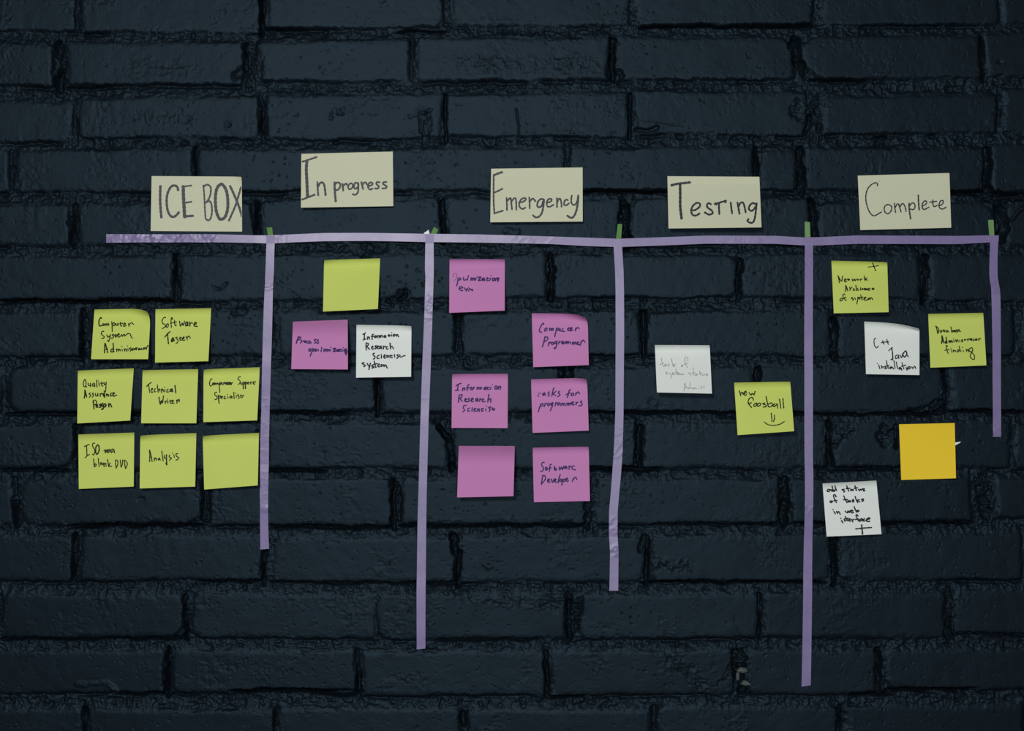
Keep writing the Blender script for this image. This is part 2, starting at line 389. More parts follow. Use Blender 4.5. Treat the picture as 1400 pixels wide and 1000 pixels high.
# ------------------------------------------------------------------ materials
def material(name, rgb, rough=0.6, spec=0.5, noise=None, bump=None, sheen=0.0, vary=0.0, vary_scale=40.0):
    m = bpy.data.materials.new(name)
    m.use_nodes = True
    nt = m.node_tree
    p = nt.nodes['Principled BSDF']
    p.inputs['Base Color'].default_value = (*rgb, 1)
    p.inputs['Roughness'].default_value = rough
    p.inputs['Specular IOR Level'].default_value = spec
    tc = nt.nodes.new('ShaderNodeTexCoord')
    if vary:
        n = nt.nodes.new('ShaderNodeTexNoise')
        n.inputs['Scale'].default_value = vary_scale
        n.inputs['Detail'].default_value = 5
        nt.links.new(tc.outputs['Object'], n.inputs['Vector'])
        r = nt.nodes.new('ShaderNodeValToRGB')
        r.color_ramp.elements[0].position = 0.3
        r.color_ramp.elements[1].position = 0.7
        r.color_ramp.elements[0].color = (*[c * (1 - vary) for c in rgb], 1)
        r.color_ramp.elements[1].color = (*[c * (1 + vary) for c in rgb], 1)
        nt.links.new(n.outputs['Fac'], r.inputs['Fac'])
        nt.links.new(r.outputs['Color'], p.inputs['Base Color'])
    if bump:
        n = nt.nodes.new('ShaderNodeTexNoise')
        n.inputs['Scale'].default_value = bump[0]
        n.inputs['Detail'].default_value = 4
        nt.links.new(tc.outputs['Object'], n.inputs['Vector'])
        b = nt.nodes.new('ShaderNodeBump')
        b.inputs['Strength'].default_value = bump[1]
        b.inputs['Distance'].default_value = bump[2]
        nt.links.new(n.outputs['Fac'], b.inputs['Height'])
        nt.links.new(b.outputs['Normal'], p.inputs['Normal'])
    return m


M_WALL = material('painted_brick', (0.0032, 0.0058, 0.0083), rough=0.55, spec=0.20, bump=(520.0, 0.25, 0.0004), vary=0.12, vary_scale=26.0)
M_WALL.node_tree.nodes['Principled BSDF'].inputs['Specular Tint'].default_value = (0.45, 0.72, 1.0, 1.0)   # blue-black satin paint
M_PALE = material('bare_mortar', (0.050, 0.062, 0.064), rough=0.8, spec=0.3, bump=(300.0, 0.5, 0.001), vary=0.3, vary_scale=120.0)
M_LIME = material('lime_paper', (0.452, 0.528, 0.115), rough=0.75, spec=0.2, vary=0.015, vary_scale=30)
M_PINK = material('pink_paper', (0.425, 0.168, 0.370), rough=0.75, spec=0.2, vary=0.015, vary_scale=30)
M_WHITE = material('white_paper', (0.602, 0.640, 0.614), rough=0.75, spec=0.2, vary=0.01, vary_scale=30)
M_ORANGE = material('orange_paper', (0.675, 0.480, 0.024), rough=0.75, spec=0.2, vary=0.01, vary_scale=30)
M_CREAM = material('cream_paper', (0.475, 0.488, 0.355), rough=0.75, spec=0.2, vary=0.012, vary_scale=30)
M_TAPE = material('purple_tape', (0.158, 0.128, 0.266), rough=0.39, spec=0.44, bump=(160.0, 0.12, 0.0008), vary=0.05, vary_scale=60)
M_GREEN = material('green_tape', (0.066, 0.178, 0.034), rough=0.55, spec=0.2, vary=0.12, vary_scale=200)
M_GREEN2 = material('pale_green_tape', (0.120, 0.228, 0.088), rough=0.55, spec=0.2, vary=0.12, vary_scale=200)
M_SCRAP = material('white_scrap', (0.66, 0.72, 0.68), rough=0.7, spec=0.3)
M_MARKER = material('grey_marker', (0.044, 0.047, 0.055), rough=0.6, spec=0.3)
M_MARKER2 = material('dark_marker', (0.022, 0.029, 0.034), rough=0.6, spec=0.3)
M_INK = material('black_ink', (0.012, 0.019, 0.008), rough=0.6, spec=0.1)
M_INKP = material('blue_black_ink', (0.036, 0.021, 0.098), rough=0.6, spec=0.1)
M_INKW = material('black_pen', (0.018, 0.022, 0.026), rough=0.6, spec=0.1)
M_PENCIL = material('pencil', (0.26, 0.28, 0.28), rough=0.6, spec=0.3)
M_FAINT = material('fading_ink', (0.21, 0.07, 0.20), rough=0.6, spec=0.3)

# ------------------------------------------------------------------ the wall
wx, wy, wz = to_world(X, Y, H)
wall = link('wall_back', grid_mesh('wall_back', np.stack([wx, wy, wz], -1)), M_WALL)
wall['kind'] = 'structure'


def lump_mesh(name, cx, cy, h, rx, ry, rz, seed):
    """a knobbly crumb of mortar"""
    n, m = 10, 16
    th = np.linspace(0.02, math.pi - 0.02, n)[:, None]
    ph = np.linspace(0, 2 * math.pi, m)[None, :]
    k = 1 + 0.28 * vnoise(th * 30 + 7 * seed, np.cos(ph) * 14 + 9 * np.sin(ph), 9, 60)
    k[:, -1] = k[:, 0]
    x = cx + rx * k * np.sin(th) * np.cos(ph)
    y = cy + ry * k * np.cos(th)
    hh = h + rz * k * np.sin(th) * np.sin(ph)
    return grid_mesh(name, np.stack(to_world(x, y, hh), -1))


for i, (cx, cy, rx, ry) in enumerate([(1016, 917.5, 9, 3.6), (1022, 935, 9, 3.8), (1009, 926, 3, 6)]):
    link('mortar_crumb', lump_mesh('mortar_crumb', cx, cy, -2.5, rx, ry, 3.2, i + 1), M_PALE, wall)
# ------------------------------------------------------------------ paper notes
def depth_xy(px, py, h):
    """seen positions (measured as if on the wall plane) moved onto the sight line at height h"""
    k = (DIST - h / 1000.0) / DIST
    return 700.0 + (px - 700.0) * k, 500.0 + (py - 500.0) * k


class Sheet:
    """a paper sheet: corner positions, lift of its free lower edge and curled corners"""

    def __init__(self, quad, lift, base=None, flat=0.14, power=1.12, rolls=(), bow=0.0, top=(11.5, 54), shelf=None):
        self.q = np.array(quad, float)          # TL, TR, BR, BL
        self.flat, self.power, self.bow = flat, power, bow
        self.rolls = ([('top', 0, top[0], top[1])] if top else []) + list(rolls)
        (x0, y0), (x1, y1) = self.q.min(0), self.q.max(0)
        yt = max(self.q[0][1], self.q[1][1]) + 14
        self.base = (max(wall_reach(x0, x1, y0, yt), 0.3) + 0.35) if base is None else base
        self.w = np.linalg.norm(self.q[1] - self.q[0])
        self.h = np.linalg.norm(self.q[3] - self.q[0])
        # a sheet that looks shorter than it is leans out: lower left, lower right lift in mm
        full = 75.2 if self.w > 100 else 76.2
        hs = [np.linalg.norm(self.q[3] - self.q[0]), np.linalg.norm(self.q[2] - self.q[1])]
        lean = [min(0.98 * math.sqrt(max(full ** 2 - h ** 2, 0.0)), 30.0) for h in hs]
        self.shelf = shelf
        self.lift = lift if shelf else [0.72 * a + 0.28 * b for a, b in zip(lean, lift)]

    def point(self, u, v, raise_=0.0):
        u = np.asarray(u, float)
        v = np.asarray(v, float)
        tl, tr, br, bl = self.q
        out = np.zeros(u.shape)
        px = (1 - u) * (1 - v) * tl[0] + u * (1 - v) * tr[0] + u * v * br[0] + (1 - u) * v * bl[0]
        py = (1 - u) * (1 - v) * tl[1] + u * (1 - v) * tr[1] + u * v * br[1] + (1 - u) * v * bl[1]
        q = np.clip((v - self.flat) / (1 - self.flat), 0, 1)
        if self.shelf:                          # bulges out near the top, then hangs straight
            q = np.clip(v / self.shelf, 0, 1)
            q = (1 - (1 - q) ** 2.2) * (1 - 0.06 * v)
        out = out + ((1 - u) * self.lift[0] + u * self.lift[1]) * q ** self.power
        out = out + self.bow * np.sin(np.pi * u) * q
        for (corner, ang, L, A) in self.rolls:
            if corner == 'top':                 # the whole glued edge turns out a little
                e = self.q[1] - self.q[0]
                e = e / np.linalg.norm(e)
                dx, dy = e[1], -e[0]
                c = self.q[0]
            else:
                a = math.radians(ang)           # 0 points up, positive leans to the right
                dx, dy = math.sin(a), -math.cos(a)
                c = self.q[corner]
            s = (px - c[0]) * dx + (py - c[1]) * dy + L
            # fades along the edge away from the corner
            k = np.clip(s, 0, None)
            R = L / math.radians(A)
            th = k / R
            px = px + dx * (R * np.sin(th) - k)
            py = py + dy * (R * np.sin(th) - k)
            out = out + R * (1 - np.cos(th))
        hh = self.base + out + raise_
        X_, Y_ = depth_xy(px, py, hh)
        return np.stack(to_world(X_, Y_, hh), -1)

    def uv_of(self, px, py):
        tl, tr, br, bl = self.q
        u = np.full(px.shape, 0.5)
        v = np.full(px.shape, 0.5)
        for _ in range(8):
            fx = (1 - u) * (1 - v) * tl[0] + u * (1 - v) * tr[0] + u * v * br[0] + (1 - u) * v * bl[0] - px
            fy = (1 - u) * (1 - v) * tl[1] + u * (1 - v) * tr[1] + u * v * br[1] + (1 - u) * v * bl[1] - py
            ax = (1 - v) * (tr[0] - tl[0]) + v * (br[0] - bl[0])
            ay = (1 - v) * (tr[1] - tl[1]) + v * (br[1] - bl[1])
            bx = (1 - u) * (bl[0] - tl[0]) + u * (br[0] - tr[0])
            by = (1 - u) * (bl[1] - tl[1]) + u * (br[1] - tr[1])
            det = ax * by - bx * ay
            u = u - (fx * by - bx * fy) / det
            v = v - (ax * fy - fx * ay) / det
        return np.clip(u, 0.004, 0.996), np.clip(v, 0.004, 0.996)

    def mesh(self, name, nu=36, nv=44, thick=0.22):
        u = np.linspace(0, 1, nu)
        v = np.linspace(0, 1, nv) ** 1.35
        U, V = np.meshgrid(u, v)
        A = self.point(U, V)
        du = np.gradient(A, axis=1)
        dv = np.gradient(A, axis=0)
        N = np.cross(du, dv)
        N /= np.linalg.norm(N, axis=2, keepdims=True)
        if N[..., 1].mean() > 0:
            N = -N
        B = A - N * thick / 1000.0
        n = nu * nv
        idx = np.arange(n).reshape(nv, nu)
        f = np.stack([idx[:-1, :-1], idx[1:, :-1], idx[1:, 1:], idx[:-1, 1:]], -1).reshape(-1, 4)
        bq = f[:, ::-1] + n
        ring = np.concatenate([idx[0, :], idx[1:, -1], idx[-1, -2::-1], idx[-2:0:-1, 0]])
        nx = np.roll(ring, -1)
        # the cut edge gets its own vertices so that it shades crisply
        m = len(ring)
        P = np.concatenate([A.reshape(-1, 3), B.reshape(-1, 3)])
        E = np.concatenate([P[ring], P[ring + n]])
        i = np.arange(m)
        j = (i + 1) % m
        side = np.stack([2 * n + i, 2 * n + j, 2 * n + m + j, 2 * n + m + i], -1)
        return raw_mesh(name, np.concatenate([P, E]), np.concatenate([f, bq, side]))


def smooth_line(pts, step=0.45):
    """Catmull-Rom curve through traced points"""
    P = np.array(pts, float)
    if len(P) == 1:
        P = np.array([P[0] - [0.35, 0.25], P[0] + [0.35, 0.25]])
    if len(P) == 2:
        n = max(2, int(np.linalg.norm(P[1] - P[0]) / step) + 1)
        t = np.linspace(0, 1, n)[:, None]
        return P[0] * (1 - t) + P[1] * t
    closed = np.linalg.norm(P[0] - P[-1]) < 0.01
    ext = np.vstack([P[-2] if closed else 2 * P[0] - P[1], P, P[1] if closed else 2 * P[-1] - P[-2]])
    out = []
    for i in range(1, len(ext) - 2):
        p0, p1, p2, p3 = ext[i - 1:i + 3]
        n = max(2, int(np.linalg.norm(p2 - p1) / step) + 1)
        t = np.linspace(0, 1, n, endpoint=False)[:, None]
        out.append(0.5 * (2 * p1 + (p2 - p0) * t + (2 * p0 - 5 * p1 + 4 * p2 - p3) * t ** 2 + (3 * p1 - p0 - 3 * p2 + p3) * t ** 3))
    out.append(ext[-2][None])
    return np.concatenate(out)


def writing_mesh(name, sheet, text, origin, scale, width):
    """pen strokes lying on the paper; 'w2.4:' at the start of a stroke sets its width in mm"""
    V, Q = [], []
    base = 0
    for k, part in enumerate(text.replace('\n', ' ').split(';')):
        part = part.strip()
        if not part:
            continue
        w = width
        if part[0] == 'w':
            head, part = part.split(':')
            w = float(head[1:])
        w *= 1.16 if scale > 11 else 1.10
        pts = [tuple(float(c) for c in p.split(',')) for p in part.split()]
        pts = [(origin[0] + x / scale, origin[1] + y / scale) for x, y in pts]
        C = smooth_line(pts)
        keep = [0] + [i for i in range(1, len(C)) if np.linalg.norm(C[i] - C[i - 1]) > 1e-4]
        C = C[keep]
        T = np.gradient(C, axis=0)
        T /= np.maximum(np.linalg.norm(T, axis=1, keepdims=True), 1e-9)
        N = np.stack([-T[:, 1], T[:, 0]], -1)
        # round pen ends
        s = np.concatenate([[0], np.cumsum(np.linalg.norm(np.diff(C, axis=0), axis=1))])
        r = w / 2
        cap = 4
        a0 = np.linspace(math.pi / 2, 0, cap, endpoint=False)
        head = [(C[0] - T[0] * r * 0.8 * math.sin(a), N[0], r * math.cos(a)) for a in a0]
        tail = [(C[-1] + T[-1] * r * 0.8 * math.sin(a), N[-1], r * math.cos(a)) for a in a0[::-1]]
        jig = 1 + 0.10 * np.sin(s * 1.1 + k) + 0.05 * np.sin(s * 2.7 + 2 * k)
        body = [(C[i], N[i], r * jig[i]) for i in range(len(C))]
        rows = head + body + tail
        L = np.array([c + n * rr for c, n, rr in rows])
        R = np.array([c - n * rr for c, n, rr in rows])
        lift = 0.10 + 0.012 * (k % 9)
        ul, vl = sheet.uv_of(L[:, 0], L[:, 1])
        ur, vr = sheet.uv_of(R[:, 0], R[:, 1])
        A = sheet.point(ul, vl, lift)
        B = sheet.point(ur, vr, lift)
        n = len(rows)
        V.append(A)
        V.append(B)
        i = np.arange(n - 1)
        Q.append(np.stack([base + i, base + i + 1, base + n + i + 1, base + n + i], -1))
        base += 2 * n
    return raw_mesh(name, np.concatenate(V), np.concatenate(Q))


TL, TR, BR, BL = 0, 1, 2, 3


def note(name, label, cat, group, mat, sheet, ink=None, text=None, origin=None, scale=12.5, width=1.25):
    o = link(name, sheet.mesh(name), mat)
    tag(o, label, cat, group)
    if text:
        link('handwriting', writing_mesh('handwriting', sheet, text, origin, scale, width), ink, o)
    return o


HEADS = 'cream heading cards along the purple tape'
CARD, STICKY = 'heading card', 'sticky note'
note('heading_card', 'cream paper heading card reading ICE BOX in grey capitals', CARD, HEADS, M_CREAM,
     Sheet([(207.3, 240.8), (330.6, 241.6), (331, 316.8), (206, 316)], (2, 2.5), top=(6, 12), rolls=[(TR, 50, 12, 38)]), M_MARKER, '''
w3.2:243,265 240,360 240,480 246,580 256,695; w3:485,322 475,280 430,257 380,285 340,370 328,470 338,580 370,660 415,688 460,665 495,625;
w4.2:555,270 558,400 566,540 575,690; w2:555,275 610,265 668,258; w2.2:580,495 620,488 668,480; w3:575,680 630,676 690,672;
w2:830,255 842,380 850,560 860,715; w2.2:835,275 865,250 900,250 930,285 930,360 905,440 862,495; w2.2:880,480 920,475 943,530 948,620 930,705 900,735 870,720;
w3.8:1070,240 1020,290 998,380 995,500 1010,620 1045,705 1075,720 1125,690 1160,590 1165,470 1150,350 1115,270 1070,240;
w3:1195,265 1240,360 1295,490 1335,600 1358,680; w2.6:1346,280 1310,400 1270,530 1210,670 1180,738''', (195, 228), 10, 2.4)
note('heading_card', 'cream paper heading card reading In progress', CARD, HEADS, M_CREAM,
     Sheet([(412, 210.4), (537, 207.3), (537.8, 282), (411.4, 284)], (2, 2.5), top=(6, 12)), M_MARKER, '''
w2.4:105,242 200,212 300,178; w3.8:165,235 158,350 165,500 170,620 175,720; w2.4:100,760 180,730 275,692;
308,520 312,600 322,705; w2.6:315,590 345,535 385,530 405,570 415,640 422,700; w2.8:545,525 545,600 552,700 560,785;
548,550 585,525 620,545 618,590 590,625 558,630; w2.4:650,545 658,590 662,638; 660,580 685,550 708,545 712,560;
760,540 735,565 730,600 750,618 780,605 795,570 785,545 760,540; 860,535 830,530 812,560 815,605 840,610 865,580 865,535;
868,530 870,600 862,660 830,695 790,685; 910,520 922,570 935,618; 920,570 945,530 975,530 985,555;
1015,575 1055,560 1062,535 1035,525 1005,555 1005,600 1030,622 1065,610; 1160,525 1130,520 1115,545 1135,565 1150,585 1135,608 1095,608;
1255,520 1220,522 1205,545 1235,565 1258,580 1240,605 1195,608''', (403, 197), 10, 2.2)
note('heading_card', 'cream paper heading card reading Emergency', CARD, HEADS, M_CREAM,
     Sheet([(671.5, 230.8), (796.5, 229), (796.7, 303), (670.3, 304)], (2, 6), bow=1.5, top=(6, 12)), M_MARKER, '''
w2.2:120,220 118,400 120,600 130,755; w2.9:120,228 175,205 235,185; w2.2:135,462 185,440 240,412; w2.1:130,748 190,730 248,712;
295,535 300,620 300,705; 305,580 335,545 352,545 362,620 370,695; 365,585 395,545 420,550 428,620 428,700;
475,600 520,590 560,560 545,540 505,550 470,600 475,660 510,688 555,670; 605,530 610,600 612,680; 612,590 640,555 665,550 690,585;
w2.3:800,555 760,555 725,590 715,640 735,665 775,645 800,570; w2.4:808,560 800,640 785,720 755,780 700,805 655,775;
850,600 895,590 912,560 885,548 850,580 848,640 880,660 940,630; 985,540 985,600 985,665; 990,590 1015,550 1035,560 1045,610 1048,660;
1135,570 1110,560 1085,590 1085,630 1110,640 1150,610; 1188,505 1180,560 1185,610 1215,635 1255,600 1275,510;
w2.6:1275,505 1270,600 1250,710 1215,790 1175,810 1125,780''', (663, 217), 10, 2.1)
note('heading_card', 'cream paper heading card reading Testing, lower edge lifted off wall', CARD, HEADS, M_CREAM,
     Sheet([(912.5, 241), (1038.2, 241.8), (1041.2, 311), (914, 312.5)], (11, 14), top=(6, 12)), M_MARKER2, '''
w3:118,255 200,235 290,225 375,215; w3.3:238,245 240,400 240,540 258,710; 390,600 450,590 510,540 500,500 455,500 405,550 390,610 410,660 455,668 505,640;
660,515 635,500 605,520 615,560 670,600 680,640 630,655 575,625; 710,510 735,505 800,485 868,465; 865,470 855,490; 720,500 735,520;
770,495 770,570 775,650; 930,490 938,560 950,640; 1022,490 1035,560 1050,645; 1035,550 1065,495 1100,495 1120,550 1135,625;
1270,510 1225,500 1185,540 1180,580 1210,605 1250,580 1285,520; 1285,500 1275,600 1255,720 1225,768 1180,760 1160,740 1175,715''', (906, 228), 10, 2.4)
note('heading_card', 'cream paper heading card reading Complete in thin strokes', CARD, HEADS, M_CREAM,
     Sheet([(1172.7, 240.2), (1298, 236.6), (1300.5, 311.5), (1176.2, 314.7)], (3, 3), top=(6, 12)), M_MARKER2, '''
345,280 345,250 320,240 265,265 215,320 190,400 190,490 215,590 255,665 300,692 350,670 400,640;
480,540 445,565 440,620 470,660 500,660 535,620 540,570 515,545 480,540; 578,520 585,590 595,648; 590,580 610,540 635,530 650,580 670,640;
655,570 685,525 710,540 730,590 738,632; w1.9:780,520 780,590 790,670 800,735; 785,560 815,520 850,525 860,570 840,605 795,600;
w1.9:905,410 908,500 918,612; 960,560 1005,535 1020,500 990,490 960,530 960,580 985,605 1050,575; 1105,475 1105,530 1120,565 1165,550;
1060,505 1110,500 1155,495; 1190,555 1235,530 1245,490 1215,485 1190,530 1195,580 1235,600 1285,575; w0.7:368,218 374,218''', (1165, 226), 10, 1.6)

LIME, PINK, WHITE = 'lime sticky notes', 'pink sticky notes', 'white sticky notes'
note('sticky_note', 'lime sticky note reading Computer System Administrator, curled top right corner', STICKY, LIME, M_LIME,
     Sheet([(129.2, 422), (206.5, 420.4), (202.5, 491.3), (124.5, 491.3)], (11, 7), rolls=[(TR, 42, 26, 84)]), M_INK, '''
w1.5:485,320 470,305 445,350 440,410 455,450 490,440; 515,410 500,430 515,445 530,425 515,410; 545,410 548,445; 550,425 570,410 578,445; 580,425 600,405 610,440;
660,375 665,450 668,545; 668,420 700,395 715,420 690,445 668,440; 730,405 735,440 760,430 765,400 772,440; 810,385 812,440 835,450; 795,410 850,402;
865,430 895,415 880,400 862,425 870,455 905,440; 945,405 955,455; 955,430 985,400 1005,395 1020,410 1035,420;
525,540 495,545 480,580 505,610 530,635 510,665 485,660; 575,600 590,640 625,620; 635,595 625,660 605,715 590,690; 690,590 665,600 690,630 670,660 650,655;
715,590 725,640 750,620; 700,610 745,602; 760,610 790,590 775,580 760,610 780,640 815,615; 830,595 840,630; 845,620 870,590 885,625; 890,615 925,585 950,580 975,590 995,640 1015,660;
w1.5:535,910 540,820 545,745 570,820 590,905; 545,850 590,845; w1.5:690,840 655,850 645,885 680,890 690,850; w1.5:685,745 688,830 695,890; 740,840 745,885; 748,860 765,845 775,880; 778,860 795,845 805,875;
835,845 840,875; 832,798 836,802; 875,840 880,880; 882,860 905,840 915,885; 935,840 940,870; 928,788 932,792; 985,820 960,835 990,855 975,885;
1005,830 1010,865 1030,858; 995,845 1035,835; 1045,830 1050,860 1065,838 1075,820 1080,860; 1080,840 1100,820; 1130,830 1110,845 1125,860 1140,835 1150,855; 1165,825 1165,850 1185,850; 1215,820 1195,835 1210,850 1225,830 1215,820;
1240,820 1250,855; 1250,835 1275,785 1290,795''', (100, 410))
note('sticky_note', 'lime sticky note reading Software Tester', STICKY, LIME, M_LIME,
     Sheet([(212.6, 421.6), (288.8, 420.2), (284.8, 494), (212, 496)], (5, 12)), M_INK, '''
395,305 365,305 335,350 340,400 385,430 385,465 335,495; 430,410 405,435 410,470 435,460 440,425 430,410; 510,340 508,312 492,310 485,380 492,475; 478,405 512,395;
545,350 548,420 565,445 575,430; 520,390 582,382; 630,365 645,450 675,400 690,440 720,365; w1.5:760,380 735,400 735,440 755,440 770,385 775,445; w1.5:805,380 808,450; 812,415 838,392 852,405;
w1.5:880,430 915,408 905,385 880,410 885,450 935,455; w1.4:380,640 420,590 470,545; w1.5:425,575 432,660 442,755; w1.5:490,700 530,675 520,650 495,680 495,715 530,705 545,690;
590,640 565,650 600,690 600,730 570,745; 640,635 640,690 665,690; 615,665 670,650; 680,680 710,650 700,635 680,670 690,695 722,690; 745,625 765,690; 760,650 790,620 800,630 815,660''', (195, 410))
note('sticky_note', 'lime sticky note reading Quality Assurance Person', STICKY, LIME, M_LIME,
     Sheet([(106.4, 505.6), (183, 502.5), (178, 575.2), (105.6, 579.2)], (4, 12), rolls=[(TL, -20, 7, 25)]), M_INK, '''
330,240 305,270 300,340 320,365 345,330 340,260 330,240; 335,345 357,372; 380,300 385,340 415,340; 420,300 420,365; 485,300 455,320 455,350 480,350 490,310 495,360; 530,245 525,320 535,370;
565,295 570,350; 558,263 562,267; 610,280 615,340 635,350; 595,310 642,300; 655,290 660,330 685,310; 690,280 685,360 680,440 660,455 655,430;
w1.5:315,560 325,480 325,420 345,490 355,540; 322,512 352,506; 420,470 395,485 425,510 400,545; 470,470 450,485 475,505 450,545; 505,475 510,515 540,515 545,475 550,525; 585,480 590,530; 590,500 615,475 625,490;
w1.6:660,475 640,490 645,525 665,500 660,545; w1.5:695,485 700,525; w1.5:700,505 720,490 730,525; w1.5:790,470 765,485 765,520 795,515; w1.4:805,500 830,475 815,465 805,500 825,525 870,505;
w1.5:465,605 475,680 480,745; 465,615 500,590 525,625 510,665 475,670; w1.5:515,690 545,685 535,665 515,690 525,715 550,710; w1.7:600,660 575,670 600,700 575,720; w1.8:635,650 605,670 640,700 635,740 610,750; w1.7:670,655 645,680 655,710 680,700 685,670 670,655;
w1.6:730,650 735,710; w1.6:738,680 760,655 775,690 785,710''', (90, 500))
note('sticky_note', 'lime sticky note reading Technical Writer', STICKY, LIME, M_LIME,
     Sheet([(195, 505), (271, 503.6), (268.4, 579), (193, 579)], (5, 6), rolls=[(TL, -12, 8, 34)]), M_INK, '''
255,360 290,320 335,290; 290,330 300,400 308,465; 335,420 360,405 350,390 335,420 340,460 365,450; 410,395 390,410 390,450 415,445; 440,330 445,400 455,460; 455,420 475,400 485,440; 510,400 512,470; 512,430 532,402 545,445;
565,410 570,455; 558,368 562,372; 625,400 605,415 605,455 635,450; w1.5:680,400 660,415 655,440 680,440 690,400 700,450; w1.5:740,340 745,400 755,470;
w1.4:465,540 478,610 490,665 508,600 525,640 545,520; 570,605 575,655; 575,630 600,605; 615,600 620,645; 608,573 612,577; 660,590 660,640 685,650; 645,610 690,600; 690,625 715,605 702,592 690,620 700,650 728,642;
w1.5:770,590 775,645; w1.5:775,615 805,580 815,620''', (180, 500))
note('sticky_note', 'lime sticky note reading Computer Support Specialist', STICKY, LIME, M_LIME,
     Sheet([(278.4, 503.8), (355.2, 501), (351.6, 575), (278, 577.5)], (4, 9), rolls=[(TL, -22, 12, 46)]), M_INK, '''
350,225 320,250 305,310 320,350 345,340; w1.4:370,300 355,320 370,335 385,315 370,300; w1.4:395,295 400,330; 402,315 420,300 425,330; 428,312 445,300 452,325; 470,295 475,380 482,460; 475,320 500,290 510,310 480,330;
520,295 525,325 545,320 550,290; 570,280 575,320; 560,302 600,295; w1.5:590,315 620,295 605,290 595,320 630,325; w1.5:635,312 660,298 645,290 636,315 665,325; 670,290 680,330; 680,310 700,290;
835,195 800,200 795,235 825,260 825,300 795,325; 840,295 845,325 865,310; w1.4:875,285 880,340 885,400; 878,300 900,285 905,310 882,320; w1.4:915,285 918,340 920,395; 918,300 940,285 945,310 922,320;
970,285 955,305 970,320 980,300 970,285; 1005,280 1010,320; 1010,300 1035,280; 1060,275 1055,315 1085,315; 1045,298 1095,275;
430,460 400,465 395,500 430,530 430,570 395,585; w1.4:455,510 460,580 470,650; 460,540 485,515 495,545 465,565; 505,550 530,535 515,525 505,555 525,570; 575,525 555,540 560,570 585,565; 615,530 620,560; 610,493 614,497;
670,520 650,540 660,560 680,545 685,520 692,560; 720,455 722,510 728,570; 760,510 765,550; 753,473 757,477; 805,495 785,510 815,540 800,570; 840,500 840,545 865,545 885,505; 835,518 862,512''', (262, 500), 12.5, 1.2)
note('sticky_note', 'lime sticky note reading ISO and blank DVD', STICKY, LIME, M_LIME,
     Sheet([(107, 593), (183.6, 590.3), (182.8, 665.6), (107.8, 668.8)], (4, 9)), M_INK, '''
315,265 355,240 400,230; 355,245 358,330 360,410; 330,455 365,420 405,395; 495,205 470,200 455,250 485,300 495,360 475,405 455,390; w1.6:540,235 515,270 510,350 525,390 550,375 570,310 560,245 540,235;
650,330 690,335; 670,310 680,370; w1.5:690,345 710,315 720,370; 700,340 745,310 735,360; 665,365 700,345; w1.5:800,310 770,320 775,365 800,340; w1.5:805,300 825,330 830,370;
475,470 480,540 485,610; 485,580 510,555 520,580 490,610; 555,465 560,530 570,605; 610,530 590,545 600,570 620,545 630,575; w1.4:645,540 655,605; 655,570 680,545 690,600;
710,480 725,550 735,610; 730,575 760,545; 735,570 760,600 785,600; 850,490 850,560 860,630; 845,490 880,500 890,560 860,630; 930,490 945,610 965,560 970,490; 995,490 1005,560 1020,640; 995,490 1035,520 1050,570 1020,640''', (90, 590))
note('sticky_note', 'lime sticky note reading Analysis', STICKY, LIME, M_LIME,
     Sheet([(191.8, 594), (268.4, 591), (266.8, 665.6), (191, 668.2)], (5, 8), rolls=[(TL, -20, 12, 46)]), M_INK, '''
305,520 310,420 305,320 330,410 350,520; 305,450 345,445; 385,455 390,510; 390,480 415,455 425,500; 475,455 455,475 460,490 480,470 490,495; 515,335 525,420 540,510;
560,410 560,460 590,460; w1.5:595,400 595,480 600,575 585,540; 650,405 640,440 680,460 645,495; 720,400 730,445; 698,373 702,377; 790,380 760,390 765,425 800,450 790,480 755,490''', (180, 590))
note('sticky_note', 'blank lime sticky note right of the Analysis note', STICKY, LIME, M_LIME,
     Sheet([(277, 594.5), (354, 590.8), (352.4, 664), (279.2, 669.6)], (5, 13), rolls=[(TL, -22, 13, 48)]))
note('sticky_note', 'blank lime sticky note at top of the second column', STICKY, LIME, M_LIME,
     Sheet([(443.2, 354.3), (519.8, 352), (516.6, 422.6), (441.6, 426.2)], (7, 14), rolls=[(TL, -24, 12, 36)]))
note('sticky_note', 'pink sticky note reading Process optimization', STICKY, PINK, M_PINK,
     Sheet([(400.4, 440), (475.4, 437.2), (475.6, 505.4), (398.2, 504.8)], (21, 22), power=1.0, shelf=0.5, top=(5, 10), rolls=[(TR, 25, 8, 25)]), M_INKP, '''
w1.7:350,385 330,440 315,495; w1.5:350,385 390,395 375,425 340,440; w1.5:400,440 390,495; 395,470 430,450; w1.6:465,450 445,465 460,480 475,465 465,450; 510,455 490,465 495,490 520,490; w1.5:525,475 550,460 535,455 525,480 545,495 575,480;
655,430 620,435 635,460 650,480 620,495; 695,435 670,445 690,470 690,495 660,490; w1.6:550,590 525,605 535,630 560,620 565,595 550,590; w1.5:600,580 580,640 550,715; 590,610 625,595 625,620 590,630; 645,590 640,630 665,625; 630,610 690,602; 685,602 694,625;
750,580 735,635; 743,563 747,567; w1.7:790,595 785,635; w1.6:795,610 820,600 815,635; w1.6:825,610 845,600 845,635; 870,600 870,630; 890,600 900,630; 870,628 890,602; 903,563 907,567; w1.7:940,590 985,585 950,635 1000,625;
w1.6:1030,600 1005,615 1015,635 1035,610 1040,635; 1065,590 1060,630 1085,630; 1050,605 1090,600; 1105,600 1110,630; 1118,568 1122,572; w1.7:1160,590 1135,610 1145,640 1170,620 1165,590; w1.9:1170,610 1150,650 1165,690; w1.9:1150,640 1182,640 1160,670''', (380, 430), 12.5, 1.4)
